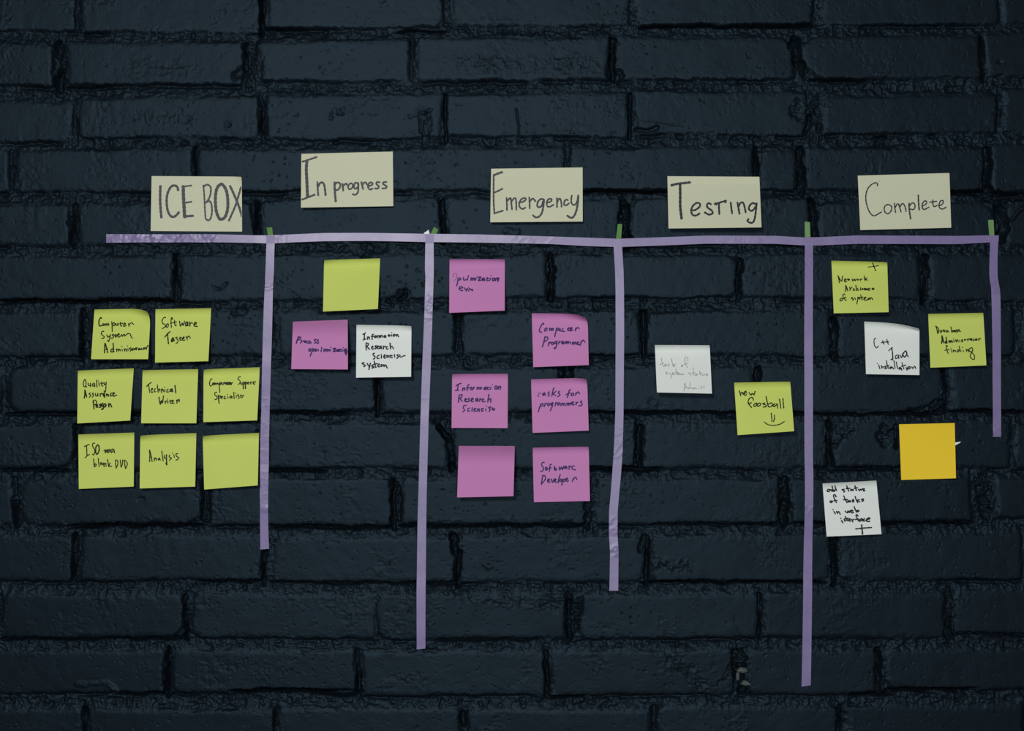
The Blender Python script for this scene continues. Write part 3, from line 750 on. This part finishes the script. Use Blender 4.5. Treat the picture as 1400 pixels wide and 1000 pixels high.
note('sticky_note', 'white sticky note reading Information Research Scientist system', STICKY, WHITE, M_WHITE,
     Sheet([(487.4, 442.8), (562.6, 444.2), (562, 515.4), (486.8, 516.6)], (6, 10), rolls=[(TR, 24, 12, 42)]), M_INKW, '''
w1.4:325,220 375,190; 355,205 350,300; 330,315 375,295; 405,260 405,305; 408,280 430,260 440,300; 510,215 490,220 485,260 485,305; 470,255 505,250; 540,240 520,260 535,275 550,255 540,240; 565,240 570,280; 570,260 590,240; 600,235 605,275; 608,255 625,240 630,270; 635,250 650,235 665,270; 710,235 685,250 700,270 715,240 720,270;
w1.7:770,220 765,245 785,250; 757,232 795,230; 815,225 822,250; 816,188 820,192; 860,215 845,235 860,250 875,230 860,215; 895,220 900,250; 900,235 920,220 935,260;
w1.6:385,360 380,420 385,485; w1.5:385,365 420,375 410,410 385,425; w1.5:395,425 440,475; 475,445 500,430 490,420 475,445 490,470 515,460; w1.6:555,410 535,425 560,445 535,465; 570,440 600,420 585,415 570,440 590,465 610,455; 640,415 615,430 620,460 645,435 650,465; 675,415 680,470; 680,440 705,420 718,432; 750,425 730,440 735,470 760,465; w1.6:790,365 795,420 800,465; w1.5:800,430 825,425 850,465;
525,540 500,550 505,575 535,600 525,630 505,640; 605,575 575,590 570,625 605,630; 640,560 645,625; 685,600 710,580 695,570 682,600 700,625 715,615; 735,575 740,615; 740,595 760,580 775,615; 800,570 800,610 830,615; 785,585 828,580; 865,560 870,605; 935,565 910,575 935,600 905,630; w1.4:960,565 960,600 985,605 1010,590 1050,580;
350,700 310,715 345,735 370,755 340,770; w1.6:400,715 425,760; w1.7:455,710 440,770 430,820; w1.6:500,740 475,755 520,780 480,795; w1.6:520,675 535,740 550,785; 505,735 575,715; 580,750 610,730 595,725 580,755 600,775 630,760; 640,730 650,770; 655,755 680,735 690,770; w1.6:690,755 715,740 730,770 745,795''', (470, 440), 12.5, 1.5)
note('sticky_note', 'pink sticky note reading Optimization env', STICKY, PINK, M_PINK,
     Sheet([(614.6, 353.2), (690.2, 353.2), (690, 424.8), (614.2, 428)], (3, 9), rolls=[(TR, 10, 8, 30), (TL, 0, 6, 14)]), M_INKP, '''
w1.5:330,380 320,450 305,515; 325,395 360,375 375,400 330,420; 425,365 420,405 445,415 468,400; 502,345 495,385 480,420; 508,338 512,342; w1.6:555,375 545,420; w1.5:555,395 580,380 575,420; w1.5:585,395 610,380 605,420; 640,375 625,415; 653,348 657,352;
w1.6:670,370 715,365 675,420 725,415; w1.6:770,375 740,395 750,425 775,385 785,430; w1.5:830,370 820,420 850,420; 815,390 860,385; 885,375 870,425; 893,333 897,337; w1.7:935,380 915,400 930,425 955,405 935,380; w1.6:975,380 965,425; 975,400 1005,375 1000,420; w1.5:1025,375 1010,440;
350,560 405,545 370,525 345,555 370,590 410,595; 430,545 475,605; 465,588 480,560 515,605; 505,545 575,600; 530,575 575,575 575,598''', (600, 350), 12.5, 1.35)
_o = bpy.data.objects[[o.name for o in COL.objects if o.get('label', '').endswith('Optimization env')][0]]
link('faint_handwriting', writing_mesh('faint_handwriting', Sheet([(614.6, 353.2), (690.2, 353.2), (690, 424.8), (614.2, 428)], (3, 9), rolls=[(TR, 10, 8, 30), (TL, 0, 6, 14)]),
     '240,360 260,310 300,305 310,350 285,405; w0.7:285,405 262,425 240,440', (600, 350), 12.5, 1.1), M_FAINT, _o)
note('sticky_note', 'pink sticky note reading Computer Programmer, curled top right corner', STICKY, PINK, M_PINK,
     Sheet([(727, 427), (803.4, 428), (805, 499.4), (729, 502.2)], (4, 7), rolls=[(TR, 30, 22, 88)]), M_INKP, '''
w1.5:415,250 415,230 390,240 350,320 345,370 385,380; 460,310 430,335 435,360 465,350 475,320 460,310; w1.5:520,310 515,355; 525,335 550,315 545,355; 555,335 580,315 575,355; w1.5:640,310 620,390 605,460; 630,335 670,310 675,345 635,355; 700,320 695,360 725,360; 745,315 740,360 775,370;
w1.5:840,300 830,350 860,350; 820,325 870,310; w1.5:870,340 900,310 885,300 870,330 880,360 915,340; 965,310 955,360; 960,335 995,300 1020,320;
w1.5:440,455 420,540 395,635; 430,470 480,465 485,500 420,555; 510,545 490,615; 500,580 540,550; 565,550 550,575 565,595 585,570 565,550; 640,535 605,550 605,580 640,560; w1.5:645,540 635,610 610,665 595,640; 680,535 670,585; 675,560 705,540;
w1.5:750,530 725,550 730,580 755,550 755,585; 785,540 780,580; 790,560 810,540 810,580; 815,560 835,540 835,580; 840,560 860,545 880,580; w1.5:910,550 905,590; 912,570 930,550 935,590; 940,570 960,550 965,590; 985,575 1010,560 1000,545 985,575 1000,595 1030,590; 1060,530 1040,605; 1055,560 1090,515 1120,555''', (710, 424), 12.5, 1.4)
note('sticky_note', 'pink sticky note reading Information Research Scientist', STICKY, PINK, M_PINK,
     Sheet([(618.2, 510.2), (694.4, 509.8), (694, 585.8), (617.4, 585.4)], (4, 2), rolls=[(TL, -20, 9, 38)]), M_INKP, '''
295,250 330,220 380,205; 335,220 315,325; 280,325 340,325; w1.6:410,285 405,330; w1.5:410,305 440,285 440,325; w1.5:520,230 500,235 490,290 480,330; 470,285 515,280; 555,270 535,290 545,315 565,295 555,270; 590,270 585,320; 588,295 610,270;
655,270 650,310; 660,290 680,275 685,310; 690,290 715,275 712,310; 718,300 735,278; w1.5:800,270 770,290 780,310 805,280 805,315; 830,265 830,305 855,305; 815,280 865,275; 890,270 880,310; 913,228 917,232; w1.6:980,250 955,275 970,305 1000,285 980,250; w1.6:1020,255 1015,305; 1020,280 1055,255 1050,315;
w1.5:350,400 340,460 335,530; 350,405 395,400 390,440 345,465; 360,465 400,515; 440,500 475,475 455,465 440,500 460,520 485,510; 525,460 500,475 525,500 490,525; 550,495 590,470 565,460 550,490 565,520 595,510; w1.5:660,460 630,480 640,510 665,475 665,520; 700,465 695,515; 700,490 725,470; 745,490 765,478 750,470 738,505 760,520 795,515;
w1.6:855,395 845,460 835,525; w1.5:845,490 885,470 885,530; 465,580 425,590 420,630 440,660 410,695; 525,625 495,645 495,680 530,675; 570,620 565,685; 600,660 630,640 615,630 600,655 610,685 640,675; 660,640 660,685; 662,660 690,640 690,690; 735,630 730,680 758,672; 720,650 765,635; 805,640 800,675; 816,593 820,597;
w1.5:890,610 850,620 875,645 860,690; 915,620 915,660 955,655 940,635 910,650''', (600, 508), 12.5, 1.4)
note('sticky_note', 'pink sticky note reading tasks for programmers', STICKY, PINK, M_PINK,
     Sheet([(726, 517.4), (802.6, 515.4), (805, 589), (728.2, 592.2)], (4, 8), rolls=[(TR, 34, 16, 62)]), M_INKP, '''
w0.8:320,350 325,320 375,295; w0.8:322,282 332,286; w0.8:318,356 335,352; w1.6:430,290 400,315 410,335 435,300 440,335; 515,275 490,295 515,325 490,350; w1.5:590,205 570,280 555,350; 570,310 630,265; 575,310 625,340; 690,265 665,290 695,325 655,360;
w1.6:880,240 855,250 840,310 820,370; w1.5:795,325 870,290; w1.5:915,295 885,325 900,345 930,325 915,295; 970,290 960,335; 965,315 1005,275 1030,310;
w1.5:370,480 340,560 325,620; 360,500 400,475 400,510 350,530; 440,475 425,530; 430,505 465,465; 500,470 480,495 495,515 520,490 500,470; 570,460 540,480 545,505 575,475; w1.5:575,460 560,530 530,595; 620,460 610,520; 615,490 645,455; 680,460 655,480 665,505 690,480 680,460;
715,470 710,515; 720,490 745,470 750,515; 755,490 780,470 785,515; w1.5:815,465 815,510; 820,490 845,465 845,510; 850,485 870,465 875,500; 895,480 925,455 905,445 895,475 915,500 938,490; 970,450 970,500; 972,475 1000,450; w1.5:1070,435 1045,445 1070,475 1060,510 1015,515''', (710, 514), 12.5, 1.4)
note('sticky_note', 'blank pink sticky note, lower edge standing off the wall', STICKY, PINK, M_PINK,
     Sheet([(627.2, 610), (703.8, 610), (702, 678.8), (625, 680.4)], (25, 27), power=1.0, shelf=0.5, top=(5, 10)))
note('sticky_note', 'pink sticky note reading Software Developer', STICKY, PINK, M_PINK,
     Sheet([(728.2, 611), (804.8, 609.4), (806.6, 685.4), (730, 687)], (3, 4), rolls=[(TR, 28, 8, 34)]), M_INKP, '''
430,310 395,310 380,350 410,400 400,450 360,465; w1.6:460,390 445,415 460,440 480,415 460,390; 550,340 530,345 520,400 515,460; 500,410 545,400; w1.6:600,370 600,430 625,440 630,410 595,405; 680,380 690,435 720,390 735,430 760,370; w1.5:800,370 775,390 780,415 805,380 815,420; 850,365 850,430; 850,400 882,365; 945,368 905,375 905,420 960,435;
w1.5:400,530 390,600 375,685; 395,530 440,540 440,600 380,675; 480,630 520,605 500,590 480,625 500,650 525,640; 550,590 565,650 600,585; 600,630 630,605 620,590 605,620 615,650 645,640; w1.5:700,515 675,590 665,655; 710,590 690,615 700,635 725,610 710,590; w1.6:750,590 735,640 725,695; 740,610 780,590 780,620 745,640; 795,610 830,585 815,575 795,610 815,635 840,615;
925,575 905,635; 920,600 960,560 985,605''', (710, 608), 12.5, 1.4)
note('sticky_note', 'white sticky note in faint pencil in the Testing column', STICKY, WHITE, M_WHITE,
     Sheet([(895.2, 470.4), (970.2, 470.8), (973.4, 538.4), (898.2, 536.8)], (14, 14), rolls=[(TL, 0, 7, 30)], bow=1.5), M_PENCIL, '''
300,325 320,420 345,470; 275,435 340,410; 380,425 355,445 365,465 385,435 395,460; 430,420 415,440 440,450 425,470; w0.9:475,330 490,410 510,470; 500,440 545,430; w0.9:505,445 535,470; 655,445 640,465 660,470 675,445 655,445; 755,375 755,325 720,305 700,350 720,430 745,485; 690,430 750,410;
400,560 375,570 410,585 385,605; 440,570 460,610; 500,565 480,620 460,660; 525,580 500,600 540,605; 550,510 560,570 570,610; 530,575 590,565; 580,600 610,590 600,580 580,600 610,612; 620,590 640,610 650,590 670,608 695,595;
790,575 765,580 800,600 810,625; 845,485 850,560 865,620; 820,585 880,570; 900,595 880,610 895,620 910,600 920,620; 955,540 965,590 980,620; 940,590 1000,575; 1000,600 1010,620 1035,600 1045,618; 1090,590 1060,600 1095,615 1070,628;
690,885 695,810 705,755 730,830; 690,840 740,820; 770,820 750,835 765,850 785,830; 790,740 795,800 810,850; 820,830 840,850 850,830 870,850 885,830 905,850; 935,840 940,855; 943,793 947,797; 980,800 985,840 1010,830; 1030,790 1035,840''', (880, 464), 12.5, 0.75)
note('sticky_note', 'lime sticky note reading new foosball with smiley', STICKY, LIME, M_LIME,
     Sheet([(1003.6, 522), (1080.2, 520.6), (1085.8, 589.8), (1008.4, 595.2)], (9, 15), rolls=[(TR, 8, 7, 22)]), M_INK, '''
260,205 285,295; 280,262 308,232 325,268; 335,260 380,235 360,215 335,255 355,285 385,270; 425,240 460,280 480,250 510,275 530,215; 500,370 490,330 450,325 415,370 420,430 470,495; 408,432 470,410; 545,420 510,445 515,475 550,460 560,425 545,420; 600,420 570,440 575,470 610,460 625,430 600,420;
695,415 660,430 720,455 710,480 665,485; 715,300 735,390 755,480; 755,440 800,415 830,440 800,480 755,480; 870,425 840,455 850,480 890,450 905,430 915,505; 945,350 960,430 968,505; 1005,340 1012,430 1020,505;
w1.3:805,590 812,660 818,735; w1.3:858,625 860,680 845,735; w1.2:685,740 730,775 790,797 870,797 950,780 1005,750 1030,730''', (990, 518), 12.5, 1.35)
note('sticky_note', 'lime sticky note reading Network Architect of system', STICKY, LIME, M_LIME,
     Sheet([(1136.6, 355.2), (1213, 357), (1215, 427), (1140, 428.6)], (6, 9), rolls=[(TR, 14, 9, 40), (TL, 0, 7, 18)]), M_INK, '''
w1.1:835,168 930,155 1015,140; w1.3:910,85 935,150 965,230; 320,315 335,370 345,435; 325,320 380,410 400,320; 430,400 460,380 440,370 430,400 445,420 470,410; 490,365 495,390 520,385; 480,380 520,375; 565,370 575,405 600,375 615,400 635,370; 660,375 655,390 675,385 660,375; 700,370 705,400; 705,385 735,370; 770,320 775,360 785,400; 775,380 815,350; 780,375 825,390;
445,590 455,530 455,480 490,575; 450,545 485,540; 520,510 530,565; 530,540 560,510; 595,530 580,550 595,570 615,555; 625,480 635,530 640,570; 640,545 660,535 665,570; 705,520 708,565; 735,530 740,555; 725,545 765,540; 770,550 785,535 778,530 770,555 800,555; 800,530 805,560 825,535 830,560; 870,530 845,535 840,560 870,560; w1.6:915,530 905,545 920,550 935,540 915,530;
380,700 355,725 365,745 395,735 400,710 380,700; 440,640 425,625 405,650 420,700 465,740; 415,698 460,685; 570,690 545,700 585,715 570,735; 605,690 620,720; 660,680 655,740 640,800; 690,680 670,700 700,715; 710,640 720,690 740,730; 690,690 750,680; 760,715 800,690 785,680 765,705 780,735 830,725; 835,700 840,725 855,695 870,720 880,690 900,700 915,725''', (1120, 352), 12.5, 1.25)
note('sticky_note', 'white sticky note reading C++ Java installation, top corner curled over', STICKY, WHITE, M_WHITE,
     Sheet([(1181.6, 438.4), (1257, 442), (1257, 513), (1184, 511.8)], (4, 3), rolls=[(TR, 14, 15, 118)]), M_INKW, '''
w1.2:405,330 380,350 375,400 385,460 415,500 450,465; 500,410 550,398; 520,375 545,435; 565,400 625,395; 595,355 605,400 620,440; w1.2:625,550 655,515 690,490; w1.5:675,500 690,580 695,670 690,705 665,690; 770,620 740,640 745,680 785,660 790,620 800,680; 815,620 845,665 865,600; w1.6:910,550 870,600 880,640 905,650 935,600 920,550; 930,610 960,650;
455,790 475,860; 428,763 432,767; 500,800 510,850; 510,830 530,820 545,845; w1.4:580,810 555,820 590,845 560,858; 585,715 600,790 620,850; 570,812 635,800; w1.5:670,820 645,840 655,855 680,830 710,860; 715,715 725,790 735,850; 755,740 765,800 780,855; w1.5:820,830 800,845 815,865 835,840 850,880; 850,750 870,820 885,860; 840,815 910,800; 920,830 940,880; 903,788 907,792; w1.5:975,820 945,840 955,860 1000,840 975,820; 1020,820 1040,860; 1045,840 1070,815 1090,855''', (1165, 436), 12.5, 1.3)
note('sticky_note', 'lime sticky note reading Database Administrator finding', STICKY, LIME, M_LIME,
     Sheet([(1269, 428), (1344.2, 426.6), (1348.6, 499.8), (1272, 503)], (6, 8), rolls=[(TR, 10, 6, 18)]), M_INK, '''
w1.4:370,275 390,340 400,405; 370,280 410,310 420,360 400,405; 455,350 440,370 455,385 470,365 455,350; 500,335 505,370 525,370; 485,355 530,350; 560,345 545,365 560,380 575,355 585,375; 625,290 635,340 640,380; 640,360 665,350 665,370 640,380; w1.5:690,350 675,365 690,375 700,350 705,375; w1.4:735,335 715,350 740,365 725,385; 755,355 775,340 765,335 755,360 795,370;
w1.5:465,575 475,510 475,440 500,560; 470,530 505,520; w1.4:545,530 525,555 535,570 555,545; w1.4:545,465 550,520 560,570; w1.5:590,525 595,560; w1.5:598,540 615,525 620,555; w1.5:622,540 640,525 650,555; 675,520 680,550; 670,493 674,497; w1.4:710,510 715,550; 715,530 740,510 750,550; 775,515 780,545; 825,505 805,520 830,535 810,550; 860,500 865,525; 850,512 885,508; 910,495 915,530; 915,510 940,490; w1.5:965,490 950,505 965,515 980,495 985,520; 1005,490 1010,520 1030,515; w1.6:1055,495 1045,510 1065,515 1070,500 1055,495; 1095,490 1105,525; 1100,505 1135,485;
570,620 545,610 555,680 580,745; 520,690 600,680; 635,680 645,725; 623,653 627,657; 665,685 675,720; 675,700 695,690 710,715; 760,680 730,700 745,720 770,695; 765,620 780,680 800,715; 835,690 840,715; 818,638 822,642; 885,670 895,710; 895,690 920,680 925,720; 985,645 945,660 940,700 975,715 1000,690 990,650; 1000,680 970,745 955,790 990,840 1025,840 1030,800 1015,760 985,730''', (1250, 424), 12.5, 1.2)
note('sticky_note', 'white sticky note reading add status of tasks in web interface', STICKY, WHITE, M_WHITE,
     Sheet([(1124.4, 660), (1198, 656), (1205.2, 730.8), (1130.2, 734)], (4, 6)), M_INKW, '''
320,175 275,170 260,195 290,205 330,175 345,205; 345,110 355,160 365,200; 385,175 360,195 385,200 395,180; 395,105 405,150 425,190; 550,165 515,175 560,195 545,215; 595,105 610,150 630,200; 585,155 650,150; 680,165 660,180 680,190 700,170 710,190; 735,105 745,140 760,190; 720,150 780,140; 795,165 810,190 835,165 845,185; 900,155 860,165 895,180 905,190 880,195;
340,365 310,375 325,395 350,380 340,365; 415,295 395,260 370,270 385,330 420,395; 375,365 430,355; 545,280 570,340 600,395; 540,345 610,345; 640,355 615,375 635,385 650,360 665,385; w1.8:715,345 690,355 720,370 695,385; 740,290 755,340 785,395; 765,360 810,340; 770,360 820,380; w1.8:885,335 850,340 880,360 855,375;
375,545 400,585; w1.6:358,513 362,517; 420,545 440,580; 440,560 460,550 485,595; 570,540 605,570 620,535 640,565 655,530; 665,545 700,535 680,525 665,550 690,570 715,560; 720,460 740,510 760,555; 755,530 800,530 800,545 760,555;
505,700 530,740; w1.6:493,663 497,667; 550,680 565,715; 560,695 585,700; 570,630 590,670 615,710; 560,670 620,665; 630,690 655,680 640,670 630,695 660,715; 680,680 700,725; 690,700 720,675; 790,625 770,600 755,615 775,670 810,720; 740,685 800,675; 850,665 820,690 835,710 865,680 870,710; 905,670 880,685 885,710 915,705; 930,690 990,670 975,655 935,680 945,715 990,715;
w1.7:750,845 880,830 1020,820; w1.9:850,775 860,870 868,965''', (1110, 656), 12.5, 1.6)
note('sticky_note', 'blank orange-yellow sticky note above the lower right white note', STICKY, None, M_ORANGE,
     Sheet([(1229.2, 580.4), (1305.2, 578.7), (1307, 654.2), (1232.2, 656.6)], (2, 2), top=(6, 12)))
# ------------------------------------------------------------------ tape
def tape_mesh(name, rows, vertical, base_extra=0.0, slopes=(), crumple=(), thick=0.14, cut=0.0):
    """a strip from measured edge positions; it bridges the joints from brick face to brick face.
    rows: (along, edge a, edge b); slopes: (along, edge a height, edge b height); crumple: (from, to, amount)"""
    R = np.array(rows, float)
    n = int((R[-1, 0] - R[0, 0]) / 0.8) + 2
    s = np.linspace(R[0, 0], R[-1, 0], n)

    def curve(col):
        ss = np.interp(s, R[:, 0], R[:, col])
        k = 9
        pad = np.concatenate([2 * ss[0] - ss[k:0:-1], ss, 2 * ss[-1] - ss[-2:-k - 2:-1]])
        w = np.hanning(2 * k + 3)[1:-1]
        return np.convolve(pad, w / w.sum(), 'valid')

    a, b = curve(1), curve(2)
    m = 11
    t = np.linspace(0, 1, m)
    C = a[:, None] * (1 - t) + b[:, None] * t
    S = s[:, None] + 0 * C
    # cut ends a little slanted
    ramp = np.clip((s - (s[-1] - 6)) / 6, 0, 1)[:, None]
    S = S + cut * ramp * (t - 0.5)[None, :] * 2
    px, py = (C, S) if vertical else (S, C)
    hw = np.array([np.percentile(wall_height(px[i], py[i]), 90) for i in range(n)])
    k = 22
    pad = np.concatenate([np.full(k, hw[0]), hw, np.full(k, hw[-1])])
    env = np.array([pad[i:i + 2 * k + 1].max() for i in range(n)])
    w = np.hanning(2 * k + 3)[1:-1]
    env = np.convolve(np.concatenate([np.full(k, env[0]), env, np.full(k, env[-1])]), w / w.sum(), 'valid')
    hh = np.maximum(env, -0.5)[:, None] + 0.75 + base_extra + 0 * C
    if slopes:
        P = np.array(slopes, float)
        hh = hh + np.interp(s, P[:, 0], P[:, 1])[:, None] * (1 - t) + np.interp(s, P[:, 0], P[:, 2])[:, None] * t
    hh = hh + 0.10 * vnoise(px, py, 26, 70) + 0.03 * vnoise(px, py, 7, 71)
    for (c0, c1, amt) in crumple:
        win = (sstep(c0 - 4, c0 + 4, s) * sstep(c1 + 4, c1 - 4, s) if False else sstep(c0 - 5, c0 + 5, s) * (1 - sstep(c1 - 5, c1 + 5, s)))[:, None]
        hh = hh + win * amt * ((1 - 2 * np.abs(vnoise(px + py * 0.8, py, 10, 72))) * 0.8 + (1 - 2 * np.abs(vnoise(px, py, 6, 73))) * 0.3)
    A = np.stack(to_world(px, py, hh), -1)
    B = np.stack(to_world(px, py, hh - thick), -1)
    nn = n * m
    idx = np.arange(nn).reshape(n, m)
    f = np.stack([idx[:-1, :-1], idx[1:, :-1], idx[1:, 1:], idx[:-1, 1:]], -1).reshape(-1, 4)
    if not vertical:
        f = f[:, ::-1]
    ring = np.concatenate([idx[0, :], idx[1:, -1], idx[-1, -2::-1], idx[-2:0:-1, 0]])
    P = np.concatenate([A.reshape(-1, 3), B.reshape(-1, 3)])
    E = np.concatenate([P[ring], P[ring + nn]])
    mm = len(ring)
    i = np.arange(mm)
    j = (i + 1) % mm
    side = np.stack([2 * nn + i, 2 * nn + j, 2 * nn + mm + j, 2 * nn + mm + i], -1)
    return raw_mesh(name, np.concatenate([P, E]), np.concatenate([f, f[:, ::-1] + nn, side]))


def strip(label, rows, vertical, group='purple masking tape strips', **kw):
    o = link('masking_tape', tape_mesh('masking_tape', rows, vertical, **kw), M_TAPE)
    return tag(o, label, 'tape', group)


strip('long horizontal purple tape under the heading cards',
      [(145.3, 320.4, 332), (200, 320.6, 331.6), (298, 320.6, 331.6), (347, 322, 332.4), (369, 322, 333.2), (400, 320.6, 331.6), (442, 318.8, 330), (500, 318.6, 329.6),
       (540, 319.2, 330.2), (585, 320, 331.2), (652, 320.8, 332), (750, 323.6, 333.8), (800, 325.2, 336.6), (845, 326.8, 338), (912, 324.4, 335.6), (965, 322.4, 333.4),
       (1060, 322.8, 333.6), (1095, 324.8, 335.6), (1115, 324.8, 336), (1172, 322.2, 333.6), (1230, 322.6, 333.8), (1288, 322.8, 334), (1310, 323, 334), (1345, 322.2, 332.2), (1364.8, 322.2, 331)],
      False, crumple=[(150, 296, 0.85), (372, 395, 0.2), (700, 760, 0.22), (980, 1050, 0.15), (1350, 1364, 0.4)],
      slopes=[(145, 0, 0), (300, 0.3, 0), (400, 0, 0.6), (520, 0.0, 1.0), (585, 0.5, 0.2), (650, 0, 0.8), (760, 0.6, 0.0), (1364, 0.5, 0.0)])
strip('vertical purple tape right of the ICE BOX notes',
      [(322.5, 364.5, 375.6), (333, 364.4, 375.6), (370, 363.2, 374.8), (392, 362.3, 373.5), (420, 361, 373), (462, 359.6, 372), (560, 357.6, 369), (600, 356, 368), (640, 355.8, 367.6), (673, 355.4, 367), (695, 355.8, 366.8), (720, 355.8, 367), (751, 356.2, 368)],
      True, base_extra=0.45, crumple=[(388, 396, 0.5), (535, 562, 0.25), (575, 690, 0.2), (694, 700, 0.6)],
      slopes=[(322, 0.9, 0.9), (333, 0.1, 0.1), (392, 0.0, 0.3), (395, 0.9, 0.5), (470, 0.1, 0.1), (690, 0.5, 0.3), (697, 0.6, 1.4), (703, 0.0, 0.4), (751, 0.2, 0.2)], cut=-0.6)
strip('vertical purple tape between the In progress and Emergency columns',
      [(321, 582, 593), (333, 581.6, 593), (370, 581, 593.1), (378, 581.8, 593), (433, 580.2, 591.4), (500, 577.4, 589), (570, 575, 586.3), (673, 572.2, 583.5), (710, 571, 583), (810, 569.7, 582), (887.5, 569.9, 581.7)],
      True, base_extra=0.45, crumple=[(405, 440, 0.5), (545, 550, 0.3)],
      slopes=[(321, 1.3, 1.3), (333, 0.1, 0.1), (380, 0.0, 0.4), (412, 0.9, 0.2), (425, 0.0, 0.9), (440, 0.5, 0.2), (700, 0.0, 0.3), (888, 0.2, 0.0)], cut=-0.7)
strip('vertical purple tape between the Emergency and Testing columns',
      [(327, 838.7, 850.4), (338, 838.8, 850.4), (370, 840.8, 852.4), (398, 841.5, 853), (460, 841.6, 853.2), (560, 841.2, 852.4), (600, 839.8, 851.6), (620, 838.8, 851), (655, 836.4, 848.4), (680, 834.4, 846), (700, 832.6, 844.4), (730, 832.4, 844.1), (755, 834, 845.6), (780, 833.6, 845.4), (808, 833, 845.2)],
      True, base_extra=0.45, crumple=[(582, 632, 0.35), (708, 726, 0.6), (744, 760, 0.7)],
      slopes=[(327, 1.2, 1.2), (336, 0.2, 0.2), (450, 0.0, 0.5), (600, 0.2, 0.0), (706, 0.2, 0.2), (710, 1.0, 0.4), (728, 0.4, 0.9), (734, 0, 0), (745, 0.4, 0.8), (758, 0.8, 0.1), (808, 0.2, 0.2)])
strip('longest vertical purple tape, left of the Complete column',
      [(325, 1100, 1111), (340, 1099.8, 1111), (370, 1099.6, 1111), (467, 1099.3, 1111), (673, 1099.8, 1111.3), (700, 1099.6, 1110.8), (794, 1097.8, 1110), (900, 1096.4, 1108.8), (938, 1095.4, 1108)],
      True, base_extra=0.45, crumple=[(350, 368, 0.5), (690, 700, 0.4)],
      slopes=[(325, 1.3, 1.3), (336, 0.2, 0.2), (360, 0.6, 0.1), (480, 0.1, 0.3), (690, 0.1, 0.2), (696, 0.6, 0.3), (938, 0.2, 0.0)], cut=-1.0)
strip('short vertical purple tape at the far right',
      [(324, 1352.6, 1364.6), (340, 1352.8, 1363.6), (370, 1352, 1363.2), (381, 1352.3, 1363.6), (398, 1354.8, 1366.8), (420, 1355.5, 1367.3), (500, 1356.3, 1367.6), (597.5, 1357, 1368)],
      True, base_extra=0.45, crumple=[(380, 400, 0.6), (440, 446, 0.3), (582, 596, 0.5)],
      slopes=[(324, 0.5, 0.5), (336, 0.3, 0.3), (380, 0.2, 0.1), (392, 0.9, 0.2), (404, 0.0, 0.8), (470, 0.2, 0.3), (586, 0.0, 0.3), (592, 0.6, 0.6), (597, 0.0, 0.0)])


def scrap(name, label, cat, group, quad, mat, seed, lift_top=0.4):
    """a little torn or cut piece tucked under the tape"""
    q = np.array(quad, float)
    n, m = 14, 8
    v, u = np.meshgrid(np.linspace(0, 1, n), np.linspace(0, 1, m), indexing='ij')
    px = (1 - u) * (1 - v) * q[0][0] + u * (1 - v) * q[1][0] + u * v * q[2][0] + (1 - u) * v * q[3][0]
    py = (1 - u) * (1 - v) * q[0][1] + u * (1 - v) * q[1][1] + u * v * q[2][1] + (1 - u) * v * q[3][1]
    edge = np.minimum(np.minimum(u, 1 - u), 0.2) / 0.2
    py = py + 0.35 * (1 - v) * vnoise(px * 1.0, 0 * py + 40 * seed, 2.2, 80 + seed)
    base = wall_reach(q[:, 0].min(), q[:, 0].max(), q[:, 1].min(), q[:, 1].max())
    hh = max(base, -0.4) + 0.28 + lift_top * (1 - v) ** 2 + 0.06 * vnoise(px, py, 5, 90 + seed)
    A = np.stack(to_world(px, py, hh), -1)
    B = np.stack(to_world(px, py, hh - 0.2), -1)
    nn = n * m
    idx = np.arange(nn).reshape(n, m)
    f = np.stack([idx[:-1, :-1], idx[1:, :-1], idx[1:, 1:], idx[:-1, 1:]], -1).reshape(-1, 4)
    ring = np.concatenate([idx[0, :], idx[1:, -1], idx[-1, -2::-1], idx[-2:0:-1, 0]])
    P = np.concatenate([A.reshape(-1, 3), B.reshape(-1, 3)])
    E = np.concatenate([P[ring], P[ring + nn]])
    mm = len(ring)
    i = np.arange(mm)
    j = (i + 1) % mm
    side = np.stack([2 * nn + i, 2 * nn + j, 2 * nn + mm + j, 2 * nn + mm + i], -1)
    return tag(link(name, raw_mesh(name, np.concatenate([P, E]), np.concatenate([f, f[:, ::-1] + nn, side])), mat), label, cat, group)


TABS = 'green tape tabs above the horizontal tape'
scrap('tape_tab', 'short green tape tab right of the ICE BOX card', 'tape tab', TABS, [(364.6, 311.2), (372, 311.2), (373.6, 324), (366.6, 324)], M_GREEN, 1)
scrap('tape_tab', 'slanting green tape tab left of the Emergency card', 'tape tab', TABS, [(593.6, 310.4), (599.2, 314.4), (594.6, 323.5), (587, 323.5)], M_GREEN, 2)
scrap('tape_tab', 'green tape tab between the Emergency and Testing cards', 'tape tab', TABS, [(844.4, 306.4), (850.6, 306.8), (849, 330), (841.8, 330)], M_GREEN, 3)
scrap('tape_tab', 'green tape tab between the Testing and Complete cards', 'tape tab', TABS, [(1099.8, 303), (1107, 304), (1108, 328), (1100.4, 328)], M_GREEN2, 4)
scrap('tape_tab', 'green tape tab at the right end of the horizontal tape', 'tape tab', TABS, [(1350.2, 301), (1357.8, 300.8), (1359.2, 326), (1352.4, 326)], M_GREEN2, 5)
scrap('paper_scrap', 'tiny white paper corner poking out above the tape beside the slanting green tab', 'paper scrap', None, [(579.8, 318.6), (586, 314.8), (588.4, 323.5), (581, 323.5)], M_SCRAP, 6, 0.2)
fleck = scrap('paper_scrap', 'small white fleck beside the orange-yellow sticky note', 'paper scrap', None, [(1304.5, 605.6), (1313.6, 604.2), (1313, 605.4), (1306.2, 609.2)], M_SCRAP, 7, 0.2)
